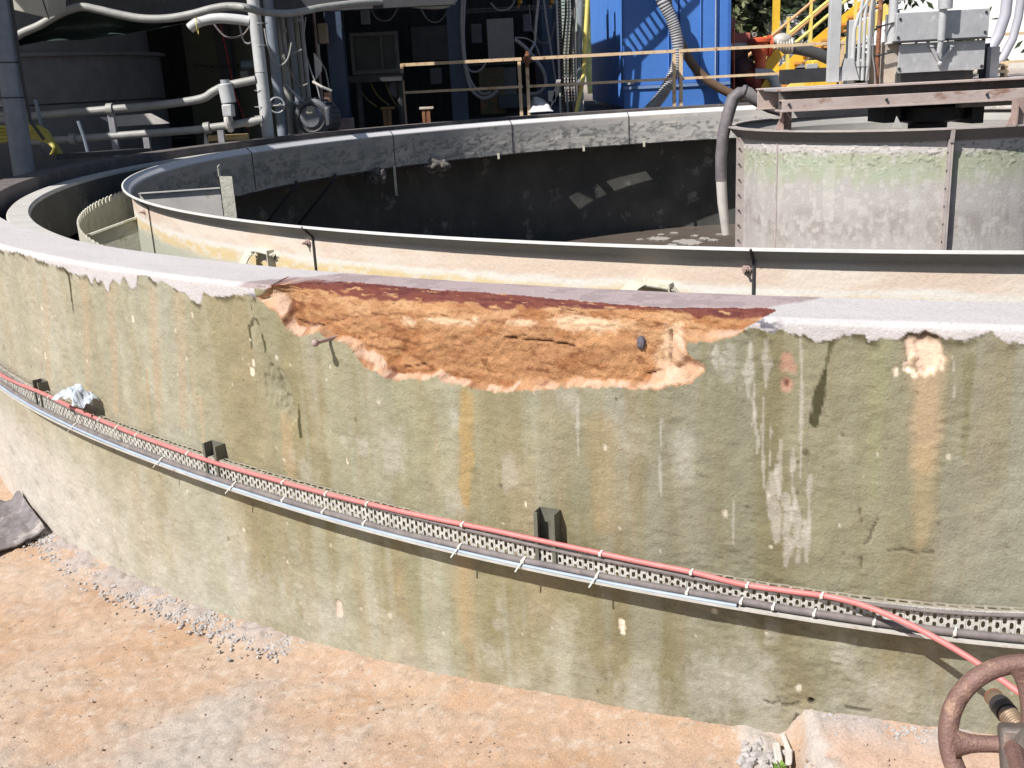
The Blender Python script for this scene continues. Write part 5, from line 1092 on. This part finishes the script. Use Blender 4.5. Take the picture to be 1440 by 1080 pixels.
# panel, trays, cables in the middle bay
solo('hanging_board', front_panel(684, 27, 724, 84, 18.6, .08), M('matt grey panel', (.30, .285, .29), (.25, .235, .24), 8, .7, 0, .05), 'matt grey rectangular board hanging between the two wire trays', 'board', bevel=.006)
for k, (y, x0, x1) in enumerate(((17, 636, 778), (91, 640, 772))):
    a = V(x0, y, 18.8); b = V(x1, y-6, 18.8); mb = MB()
    for o in (0, .055): mb.box((a[0], 18.78, a[2]+o-.028), (b[0], 18.80, a[2]+o-.018))
    for i in range(40): x = a[0]+(b[0]-a[0])*i/39; mb.box((x-.006, 18.785, a[2]-.018), (x+.006, 18.795, a[2]+.027))
    solo('wire_tray', mb, M('wire tray', (.17, .17, .17), (.12, .12, .12), 8, .6, .2, .05), ('upper horizontal wire cable tray above the grey panel', 'lower horizontal wire cable tray below the grey panel')[k], 'cable tray', 'horizontal wire trays')
hose_g = M('shiny grey hose', (.34, .34, .36), (.26, .26, .28), 5, .35, 0, .03)
for k, (pts, r, lab) in enumerate((
    ([(650, -10), (649, 30), (651, 70), (656, 105), (664, 127), (678, 138), (692, 134), (700, 126)], .03, 'grey hose loop hanging lowest left of the grey panel'),
    ([(654, -10), (652, 40), (654, 80), (661, 112), (676, 131), (690, 130)], .022, 'thinner grey hose beside the lowest loop'),
    ([(653, 88), (662, 100), (675, 99), (683, 88)], .018, 'short grey hose loop under the top rail'),
    ([(724, 55), (738, 66), (752, 82), (764, 100), (767, 118), (758, 130), (744, 132)], .03, 'shiny grey hose curving right of the grey panel'),
    ([(724, 53), (740, 54), (752, 62), (759, 78)], .012, 'thin wire arching right of the grey panel'))):
    solo('hanging_hose', ptube(18.0, pts, r, 10), hose_g, lab, 'hose', 'hoses hanging in the middle bay')
solo('slanted_rod', (lambda mb: (mb.tube([V(758, -10, 18.3), V(754, 30, 18.3), V(752, 60, 18.3), V(742, 78, 17.6)], .022, 8), mb)[1])(MB()), pale_beam, 'thin pale slanted rod ending at the railing clamp', 'rod')
mb = MB(); mb.ball(V(741, 83, 17.22), .06, 8, 6, (1, .6, 1.3), .2); mb.bar(V(741, 72, 17.24), V(741, 95, 17.24), .05, .03); solo('rail_clamp', mb, rust, 'rusty clamp knotted on the top rail', 'clamp')
for k, (px, py) in enumerate(((731, 4), (776, 4))):
    mb = MB(); mb.tube([V(px+4, -14, 18.9), V(px, 4, 18.9), V(px-3, 12, 18.9)], .02, 8); mb.ball(V(px, 3, 18.9), .05, 8, 6); solo('brass_fitting', mb, M('brass', (.72, .38, .06), (.5, .25, .04), 6, .35, .6, .02), ('brass fitting above the grey panel', 'brass fitting near the upright cable ladder')[k], 'fitting', 'brass fittings')
# upright cable ladder with cables
lad = thing('cable_ladder', 'upright cable ladder with brassy yellow rungs beside the blue container', 'cable ladder', V(797, 158, 17.6))
a = V(786, 80, 17.6)[0]; b = V(808, 80, 17.6)[0]; mb = MB(); mb.box((a-.02, 17.58, GB-.1), (a+.01, 17.66, 3.2)); mb.box((b-.01, 17.58, GB-.1), (b+.02, 17.66, 3.2)); obj('side_rail', mb, galv, lad)
mb = MB()
for i in range(44): z = GB+i*.05; mb.box((a+.011, 17.6, z), (b-.011, 17.63, z+.014))
obj('rungs', mb, M('brassy rungs', (.36, .3, .16), (.25, .2, .1), 9, .5, .2, .05), lad)
for k, dx in enumerate((.05, .10, .155, .2)):
    x = a+dx; mb = MB(); mb.tube([(x+.1-.02*k, 17.5, 3.2), (x+.08, 17.52, 2.6), (x+.02*math.sin(k), 17.53, 2.0), (x, 17.54, 1.5), (x+.02, 17.54, GB-.05)], .018, 8); solo('riser_cable', mb, (black_rubber, hose_g, black_rubber, dusty_cable)[k], ('first black', 'second shiny grey', 'third black', 'fourth dusty dark')[k]+' cable from the left on the upright ladder', 'cable', 'cables on the upright ladder')
mb = MB(); mb.tube([(b+.16, 17.5, 3.2), (b+.1, 17.5, 2.5), (b+.07, 17.5, 2.0), (b+.06, 17.5, GB)], .045, 12); solo('grey_duct_pipe', mb, grey_pipe, 'grey pipe rising right beside the cable ladder', 'pipe')
solo('white_channel', vbox(816, 120, 17.7, .10, .08, GB-.1, V(816, 44, 17.7)[2]), M('cream channel', (.72, .68, .52), (.6, .56, .42), 6, .6, 0, .05), 'cream white upright channel left of the yellow hose', 'channel', bevel=.004)
mb = MB(); mb.prism([V(806, 2, 18.1), V(818, -6, 18.1), V(822, 8, 18.1), V(814, 12, 18.1)], (0, .05, 0)); solo('plate_offcut', mb, galv, 'small bright plate at the top left of the yellow hose', 'plate')
solo('yellow_hose', ptube(17.45, [(828, -30), (826, 10), (823, 60), (821, 100), (817, 125), (813, 145), (808, 170)], .036, 12), M('yellow hose', (.78, .68, .22), (.7, .58, .15), 6, .45, 0, .03), 'long yellow hose hanging down beside the blue container', 'hose')
mb = MB(); mb.box(V(776, 132, 17.45)-np.array([.06, 0, .12]), V(776, 132, 17.5)+np.array([.06, .1, .05])); mb.prism([V(773, 155, 17.45), V(786, 130, 17.45), V(789, 112, 17.45), V(783, 112, 17.45)], (0, .03, 0)); solo('pale_block', mb, pale_beam, 'pale junction block at the foot of the cable ladder', 'box', bevel=.006)
U, W_ = np.meshgrid(np.linspace(0, 1, 16), np.linspace(0, 1, 12), indexing='ij'); a = V(744, 160, 17.1); b = V(778, 158, 17.1)
Pg = a+(b-a)*U[..., None]+np.array([0, .5, 0])*W_[..., None]+np.array([0, 0, 1])*(.02+.28*fbm(U*3, W_*3, 3, 701)*sst(0, .25, U)*sst(1, .75, U)*sst(0, .35, W_))[..., None]
mb = MB(); mb.sheet(Pg, .01); solo('white_plastic_sheet', mb, M('white plastic', (.72, .72, .74), (.6, .6, .63), 5, .5, 0, .1), 'crumpled white plastic sheet lying by the railing foot', 'plastic sheet')
for k, (x0, y0, x1, y1, v, z_) in enumerate(((672, 96, 712, 160, 19.4, 0), (814-120, 96, 728, 150, 19.6, 1), (700, 134, 770, 150, 19.2, 2))):
    solo('machine_casing', front_panel(x0, y0, x1, y1, v, .5), (M('olive casing', (.18, .16, .09), (.1, .09, .05), 3, .6, 0, .1, spots=(.25, .13, .07), spot_t=.55), M('grey casing', (.22, .22, .21), (.16, .16, .15), 3, .6, 0, .1), M('slate beam', (.09, .10, .12), (.06, .07, .085), 4, .6, 0, .1))[k], ('rusty olive machine casing under the grey panel', 'grey machine casing behind the railing posts', 'low slate grey casing at the foot of the middle bay')[k], 'machine casing', bevel=.02)
# ------------------------------------------------------------------ left background
lp = thing('leaning_post', 'thick blue grey post at the far left edge', 'post', V(44, 246, 10.0))
pb_ = V(34, 245, 10.); pt_ = V(4, 40, 10.); d_ = (pt_-pb_)/(pt_[2]-pb_[2]); mb = MB(); mb.tube([pb_+d_*(GB-.1-pb_[2]), pb_+d_*(2.2-pb_[2]), pb_+d_*(4.5-pb_[2])], .098, 20); obj('pole', mb, grey_pipe, lp)
for z in (2.03, 1.72): mb = MB(); mb.torus(pb_+d_*(z-pb_[2]), d_, .1, .006, 24, 6); obj('band', mb, dark_steel, lp)
mb = MB(); o = np.array([.12, -.02, 0]); mb.tube([pb_+d_*(3.2-pb_[2])+o, pb_+d_*(1.9-pb_[2])+o, pb_+d_*(1.5-pb_[2])+o+np.array([.02, 0, 0]), pb_+d_*(1.33-pb_[2])+o+np.array([.12, 0, 0])], .016, 8); obj('clipped_cable', mb, black_rubber, lp)
ves = thing('dark_steel_vessel', 'large dark riveted steel vessel behind the pipes at the left', 'vessel', (-7.8, 16.5, GB))
zl = V(150, 72, 14)[2]; mb = MB(); mb.lathe([(2.6, GB-.2), (2.6, zl), (2.68, zl), (2.68, zl+.05), (2.45, zl+.06), (2.45, 4.3), (.1, 4.4)], -math.pi, math.pi, 72, (-7.8, 16.5)); obj('shell', mb, M('vessel steel', (.2, .19, .185), (.13, .125, .125), 2.5, .65, .1, .15, spots=(.21, .19, .185), spot_t=.6), ves)
mb = MB(); mb.torus((-7.8, 16.5, zl-.62), (0, 0, 1), 2.6, .012, 90, 6); obj('weld_band', mb, dark_steel, ves)
mb = MB(); mb.prism([V(140, 165, 13.55), V(205, 160, 13.55), V(232, 174, 13.55), V(163, 178, 13.55)], (0, .2, 0)); solo('bright_step_plate', mb, pale_beam, 'bright step plate between the two left pipes', 'plate')
ow = MB(); ow.box((V(262, 90, 18)[0], 18., GB-.2), (V(420, 90, 18)[0], 18.1, 4.4)); solo('olive_panel_wall', ow, M('olive board', (.17, .165, .115), (.14, .135, .09), 2, .8, 0, .08), 'flat olive board wall behind the chain and red string', 'wall')
mb = MB(); a = V(309, 40, 17.6); b = V(321, 130, 17.6); mb.box((a[0]-.09, 17.55, GB), (a[0]+.14, 17.75, 4.4)); solo('black_column', mb, black_rubber, 'black column behind the red string', 'column')
mb = MB(); mb.tube([V(305, -10, 17.2), V(310, 34, 17.2), V(330, 130, 17.2), V(350, 185, 17.2)], .008, 6); solo('red_string', mb, M('red string', (.7, .04, .04), None, 5, .5, 0, 0), 'taut bright red string crossing the black column', 'string')
ch = MB()
for i in range(18):
    p = V(274+i*3.9, 91.5, 16.9)+np.array([0, 0, -.03*math.sin(i/17*3.14)]); ch.torus(p, (0, 1, 0) if i % 2 else (0, .2, 1), .026, .007, 12, 5)
solo('hanging_chain', ch, black_rubber, 'dark chain strung across the olive board wall', 'chain')
solo('teal_cylinder', (lambda mb: (mb.cyl(V(340, 92, 16.5), V(366, 90, 16.5), .07, 14), mb)[1])(MB()), M('teal grey', (.2, .27, .3), (.15, .2, .23), 6, .5, 0, .05), 'short teal grey cylinder behind the white conduit', 'cylinder')
# pipes
def pipe(name, pts, r, m, label, v=12.7, flanges=(), supports=(), group=None):
    P_ = catmull([V(p[0], p[1], p[2] if len(p) > 2 else v) for p in pts], 6)
    t = thing(name, label, 'pipe', (P_[0]+P_[-1])/2*np.array([1, 1, 0])+np.array([0, 0, GB]), group)
    mb = MB(); mb.tube(P_, r, 14); obj('pipe_run', mb, m, t)
    for (x, y) in flanges:
        k = int(np.argmin([abs(P2[0]-V(x, y, v)[0]) for P2 in P_])); d = P_[min(k+1, len(P_)-1)]-P_[max(k-1, 0)]; d /= np.linalg.norm(d); mb = MB(); mb.tube([P_[k]-d*.035, P_[k]+d*.035], r*1.5, 16); obj('flange', mb, m, t)
    for (x, y) in supports:
        k = int(np.argmin([abs(P2[0]-V(x, y, v)[0]) for P2 in P_])); p = P_[k]; mb = MB(); mb.box((p[0]-.035, p[1]-.03, GB-.1), (p[0]+.035, p[1]+.03, p[2]-r*.9)); obj('support_leg', mb, M('pipe support', (.32, .32, .34), (.22, .22, .24), 7, .6, .1, .1), t)
    return t
cream_pipe = M('cream grey pipe', (.35, .35, .335), (.25, .25, .24), 7, .5, 0, .08, spots=(.24, .22, .2), spot_t=.66)
pipe('process_pipe', [(-40, 172), (0, 169), (60, 162), (155, 154), (230, 147), (282, 139), (300, 129), (318, 121), (360, 112)], .048, cream_pipe, 'upper horizontal grey pipe in front of the dark vessel', flanges=((158, 154),), supports=((161, 158),))
pipe('process_pipe', [(40, 201), (70, 198), (140, 193), (205, 188), (270, 183), (300, 179), (330, 175), (370, 168)], .046, cream_pipe, 'lower horizontal grey pipe in front of the dark vessel', flanges=((105, 196), (292, 180)), supports=((207, 188), (310, 178)))
pipe('process_pipe', [(267, 40), (280, 31), (305, 26), (330, 27), (352, 30)], .062, white_pipe, 'short bent white pipe with a wire loop hanging on it', v=13.4)
mb = MB(); mb.torus(V(277, 36, 13.3), (1, .2, 0), .1, .006, 20, 6); solo('wire_loop', mb, pale_yellow, 'thin pale wire loop round the short bent white pipe', 'wire')
val = thing('actuated_valve', 'white valve with upright actuator on the lower left pipe', 'valve', V(318, 180, 12.6))
a = V(312, 140, 12.55); mb = MB(); p = V(316, 116, 12.6); mb.tube([V(322, 145, 12.6), V(316, 118, 12.6)], .085, 16); obj('actuator', mb, white_pipe, val, bevel=.01)
mb = MB(); mb.tube([V(317, 120, 12.6), V(316, 112, 12.6)], [.05, .055], 12); obj('cap', mb, galv, val)
mb = front_panel(311, 147, 327, 164, 12.5, .16); obj('valve_box', mb, white_pipe, val, bevel=.015)
mb = MB(); mb.torus(V(322, 172, 12.6), (1, 0, .1), .085, .035, 20, 8); mb.cyl(V(321, 175, 12.6), V(319, 164, 12.6), .03, 10); obj('valve_body', mb, pale_beam, val)
solo('pale_wedge', (lambda mb: (mb.prism([V(287, 188, 12.75), V(293, 203, 12.75), V(287, 204, 12.75)], (0, .06, 0)), mb)[1])(MB()), pale_beam, 'small pale wedge standing below the white valve pipe', 'wedge')
solo('timber_offcut', front_panel(292, 191, 348, 196, 13.0, .1), M('yellow wood', (.62, .46, .22), (.5, .36, .16), 6, .8, 0, .1, stretch=(.2, 1, 1)), 'yellow timber board lying below the white valve', 'timber')
# wavy hose with the tarpaulin under it
wv = [(12, 60), (30, 47), (55, 36), (85, 19), (112, 10), (135, 13), (165, 20), (200, 26), (235, 26), (270, 20), (300, 12), (325, 9), (352, 12), (365, 16), (395, 19), (420, 17), (450, 11), (480, 7), (520, 3), (560, 4), (600, 8), (625, 7), (640, -2)]
solo('draped_hose', ptube(12.4, [(x, y, 12.4 if x < 360 else 13.4+(x-360)*.007) for x, y in wv], .045, 12), cream_pipe, 'long pale hose draped in waves along the top left', 'hose')
n = 40; xs = np.linspace(20, 262, n); topy = np.interp(xs, [p[0] for p in wv], [p[1] for p in wv])+4; boty = np.interp(xs, [20, 60, 120, 180, 262], [66, 58, 56, 48, 32])
G = []
for i in range(n): G.append([V(xs[i], topy[i]+(boty[i]-topy[i])*u, 12.45+.25*math.sin(u*3)+.1*math.sin(i*.5)*u) for u in np.linspace(0, 1, 8)])
mb = MB(); mb.sheet(np.array(G), .006); solo('tarpaulin', mb, M('dark green tarpaulin', (.03, .05, .042), (.02, .034, .03), 3, .55, 0, .1), 'dark green tarpaulin sagging below the draped hose', 'tarpaulin', smooth=60)
mb = MB(); f0 = [V(0, 10, 11.6), V(68, 26, 11.6), V(70, -30, 11.6), V(-6, -30, 11.6)]; mb.prism(f0, (0, .5, .1)); solo('pale_hopper', mb, M('pale hopper sheet', (.44, .43, .37), (.36, .35, .3), 3, .6, 0, .08), 'pale tapered hopper sheet at the top left corner', 'hopper', bevel=.01)
mb = MB(); mb.tube([V(57, -10, 11.5), V(64, 12, 11.5), V(69, 27, 11.5)], .008, 6); solo('thin_wire', mb, black_rubber, 'thin dark wire in front of the pale hopper', 'wire')
solo('roof_beam', front_panel(68, -60, 640, 6, 14.6, .2), dark_steel, 'dark steel beam along the top of the left background', 'beam')
# yellow hose bundle hung at the left
bun = thing('yellow_hose_bundle', 'bundle of yellow hoses looped behind the leaning post', 'hose', V(60, 215, 11.2))
for k in range(5):
    mb = MB(); mb.tube(catmull([V(-40, 180+k*5, 11.2+.03*k), V(0, 179+k*5, 11.2), V(40, 178+k*4, 11.2), V(62, 182+k*4, 11.2), V(76, 200+k*2, 11.2-.02*k), V(90-k*5, 222, 11.2)]), .02, 8); obj('hose', mb, M('dull yellow hose', (.42, .36, .08), (.3, .26, .05), 6, .5, 0, .05), bun)
for k, (x0, y0, x1, y1) in enumerate(((58, 140, 62, 205), (118, 170, 124, 215))):
    mb = MB(); mb.tube([V(x0-8, y0, 11.6), V((x0+x1)/2-3, (y0+y1)/2, 11.6), V(x1, y1, 11.6)], .02, 8); solo('thin_stake', mb, grey_pipe, ('thin grey stake beside the yellow hose bundle', 'thin grey stake in front of the lower left pipe')[k], 'stake')
solo('dark_plank', (lambda mb: (mb.bar(V(62, 222, 10.6), V(196, 212, 12.0), .3, .05), mb)[1])(MB()), dark_steel, 'long dark plank lying behind the tank rim at the left', 'plank')
# white conduit
wc = thing('white_conduit_post', 'tall white jointed conduit post at the left of the motor', 'post', V(376, 190, 13.4))
mb = vcyl(367, 100, 13.4, .075, GB-.1, 3.4, 18); obj('pole', mb, white_pipe, wc)
for y in (33, 64, 101, 127, 150, 163): p = V(367, y, 13.4); mb = MB(); mb.torus((p[0], 13.4, p[2]), (0, 0, 1), .0755, .005, 24, 6); obj('joint', mb, M('joint grey', (.4, .4, .41), None, 6, .5, 0, 0), wc)
mb = vcyl(376, 188, 13.4, .14, GB-.1, GB+.04); obj('base_plate', mb, white_pipe, wc)
mb = MB(); mb.tube(catmull([V(330, 172, 13.2), V(345, 177, 13.2), V(360, 174, 13.2), V(369, 166, 13.2)]), .014, 8); obj('looped_cable', mb, pale_beam, wc)
# cluster of upright pipes
labs = ['wide grey upright pipe just right of the white conduit post', 'pale upright pipe second right of the conduit post', 'grey upright pipe third right of the conduit post', 'thin pale upright pipe fourth right of the conduit post', 'thin upright pipe left of the tan box', 'thin upright pipe under the tan box']
for k, (px, v, r, m) in enumerate(((388, 14.6, .07, grey_pipe), (402, 14.9, .055, cream_pipe), (415, 15.2, .045, grey_pipe), (424, 15.4, .03, cream_pipe), (431, 15.5, .03, galv), (449, 15.6, .02, pinkish_steel))):
    t = thing('upright_pipe', labs[k], 'pipe', V(px, 185, v), 'upright pipes beside the conduit post'); mb = vcyl(px, 100, v, r, GB-.1, 3.4); obj('pipe_run', mb, m, t); mb = vcyl(px, 120, v, r*1.5, 1.45, 1.5); obj('flange', mb, m, t)
for k, (x0, y0, x1, y1, r, m) in enumerate(((392, 25, 402, 45, .02, cream_pipe), (412, 22, 424, 30, .02, cream_pipe), (424, 70, 400, 78, .014, cream_pipe), (401, 118, 428, 144, .018, galv), (440, 115, 466, 128, .02, pale_beam))):
    mb = MB(); mb.tube([V(x0, y0, 14.8), V((x0+x1)/2, (y0+y1)/2+1, 14.75), V(x1, y1, 14.8)], r, 8); solo('branch_pipe', mb, m, ('upper left', 'upper right', 'middle thin', 'long slanted', 'lower right')[k]+' slanted branch among the upright pipes', 'pipe', 'slanted branches among the upright pipes')
mb = MB(); mb.prism([V(441, 74, 15.0), V(452, 88, 15.0), V(452, 100, 15.0), V(444, 112, 15.0)], (0, .04, 0)); solo('pale_guard_plate', mb, pale_beam, 'pale angled plate left of the blue column', 'plate')
solo('tan_junction_box', front_panel(446, 33, 461, 61, 15.4, .15), M('tan box', (.30, .24, .18), (.22, .17, .13), 6, .7, 0, .05), 'tan junction box high left of the blue column', 'box', bevel=.01)
mb = front_panel(455, 130, 466, 148, 15.2, .12); solo('rusty_bracket', mb, M('peach rust bracket', (.55, .36, .25), (.4, .24, .15), 9, .7, 0, .1), 'peach coloured bracket at the foot of the blue column', 'bracket', bevel=.01)
mot = thing('electric_motor', 'dark electric motor with round fan cover between the pipes and the column', 'motor', V(438, 184, 14.6))
c = V(440, 166, 14.6); axm = np.array([-.15, -1, .05]); axm /= np.linalg.norm(axm); motm = M('motor grey', (.10, .11, .125), (.065, .07, .085), 6, .5, .1, .1)
mb = MB(); mb.tube([c-axm*.5, c-axm*.48, c+axm*.02, c+axm*.04], [.2, .255, .255, .22], 28); obj('frame', mb, motm, mot)
mb = MB()
for k in range(22): t = 2*math.pi*k/22; x_, y_, _ = frame(axm); e = math.cos(t)*x_+math.sin(t)*y_; mb.bar(c-axm*.42+e*.262, c-axm*.04+e*.262, .012, .03, e)
obj('cooling_fins', mb, motm, mot)
mb = MB(); mb.tube([c+axm*.03, c+axm*.05, c+axm*.09, c+axm*.10], [.165, .165, .12, .02], 28); obj('fan_cover', mb, M('fan cover', (.2, .21, .24), (.13, .14, .16), 14, .4, .2, .1), mot)
mb = MB(); mb.torus(c+axm*.045, axm, .185, .022, 32, 8); obj('cover_ring', mb, dark_steel, mot)
mb = front_panel(455, 150, 466, 178, 14.5, .3); obj('terminal_box', mb, motm, mot, bevel=.03)
mb = MB(); mb.box((c[0]-.3, 14.5, GB-.1), (c[0]+.3, 15.1, c[2]-.24)); obj('base_frame', mb, dark_steel, mot)
hw = thing('small_handwheel', 'small grey handwheel on a pipe left of the motor', 'handwheel', V(389, 148, 14.2))
c = V(389.5, 148, 14.2); mb = MB(); mb.torus(c, (.3, -1, 0), .098, .012, 32, 8); obj('wheel_rim', mb, galv, hw); mb = MB(); mb.cyl(c+np.array([0, .2, 0]), c+np.array([.07, -.12, .0]), .022, 10); mb.bar(c-np.array([.09, 0, 0]), c+np.array([.09, 0, 0]), .02, .014); obj('spindle', mb, pale_beam, hw)
# dim clutter in the shade: looped cables and small boxes between the pipes and on the back wall
for k, (pts, v, r) in enumerate((([(372, 40), (378, 70), (390, 92), (404, 84), (410, 60)], 14.4, .012), ([(395, 20), (398, 60), (408, 100), (420, 120), (433, 118)], 14.7, .014), ([(430, 24), (427, 60), (436, 96), (446, 122), (452, 146)], 14.9, .012),
        ([(448, 62), (450, 84), (458, 100), (463, 126)], 15.2, .012), ([(300, 33), (318, 52), (340, 50), (352, 36)], 13.6, .012), ([(336, 30), (342, 56), (352, 60), (356, 40)], 13.5, .012), ([(690, 4), (700, 14), (716, 12), (724, 0)], 18.6, .014), ([(744, 6), (748, 40), (760, 60), (774, 56), (780, 30)], 18.4, .014),
        ([(764, -5), (770, 40), (778, 90), (784, 132)], 17.9, .016), ([(590, 8), (602, 28), (618, 30), (630, 14)], 18.4, .012), ([(520, 8), (530, 26), (548, 28), (560, 10)], 17.5, .012))):
    solo('looped_cable', ptube(v, pts, r, 7), (cream_pipe, dusty_cable, hose_g)[k % 3], ('pale', 'dusty dark', 'shiny grey')[k % 3]+' thin cable looping in the shade of the left background', 'cable', 'looped cables in the shade, '+('pale', 'dark', 'grey')[k % 3])
for k, (x0, y0, x1, y1, v, lab) in enumerate(((404, 60, 416, 78, 15.6, 'small cream box between the upright pipes'), (430, 150, 440, 160, 14.0, 'tiny pale box on top of the motor'), (604, 96, 622, 118, 20.5, 'small dim box low between the two columns'), (662, 34, 678, 60, 19.4, 'dim grey box left of the hanging board'), (735, 20, 748, 44, 19.4, 'dim grey box right of the hanging board'), (506, 14, 520, 34, 18.0, 'small dim box above the framed screen'), (337, 100, 350, 116, 15.5, 'small dim box below the hanging chain'))):
    solo('small_box', front_panel(x0, y0, x1, y1, v, .15), (M('cream box', (.34, .32, .27), (.26, .25, .2), 6, .6, 0, .05), M('dim grey box', (.2, .2, .2), (.14, .14, .14), 6, .6, 0, .05))[k > 1], lab, 'box', bevel=.01)
# ------------------------------------------------------------------ light, sky, camera
EL = rad(48); sd_ = np.array([-.757*math.cos(EL), -.653*math.cos(EL), math.sin(EL)])
from mathutils import Vector, Matrix
sl = bpy.data.lights.new('sun', 'SUN'); sl.energy = 4.9; sl.angle = rad(.5); sl.color = (1, .955, .89)
so = bpy.data.objects.new('sun', sl); col.objects.link(so); so.rotation_euler = Vector(sd_).to_track_quat('Z', 'Y').to_euler(); so.location = (0, 0, 12)
w = bpy.data.worlds.new('World'); sc.world = w; w.use_nodes = True; nt = w.node_tree
bg = nt.nodes['Background']; sk = nt.nodes.new('ShaderNodeTexSky'); sk.sky_type = 'NISHITA'; sk.sun_disc = False; sk.sun_elevation = EL; sk.sun_rotation = math.atan2(sd_[0], sd_[1])
nt.links.new(sk.outputs[0], bg.inputs[0]); bg.inputs[1].default_value = .06
cd = bpy.data.cameras.new('camera'); cd.sensor_width = 36; cd.lens = FPX/1440*36; cd.clip_start = .05; cd.clip_end = 600
co = bpy.data.objects.new('camera', cd); col.objects.link(co)
m = Matrix(((RT[0], UP[0], -FW[0], 0), (RT[1], UP[1], -FW[1], 0), (RT[2], UP[2], -FW[2], EYE), (0, 0, 0, 1))); co.matrix_world = m
sc.camera = co
sc.view_settings.view_transform = 'Standard'; sc.view_settings.look = 'None'; sc.view_settings.exposure = .44; sc.view_settings.gamma = 1
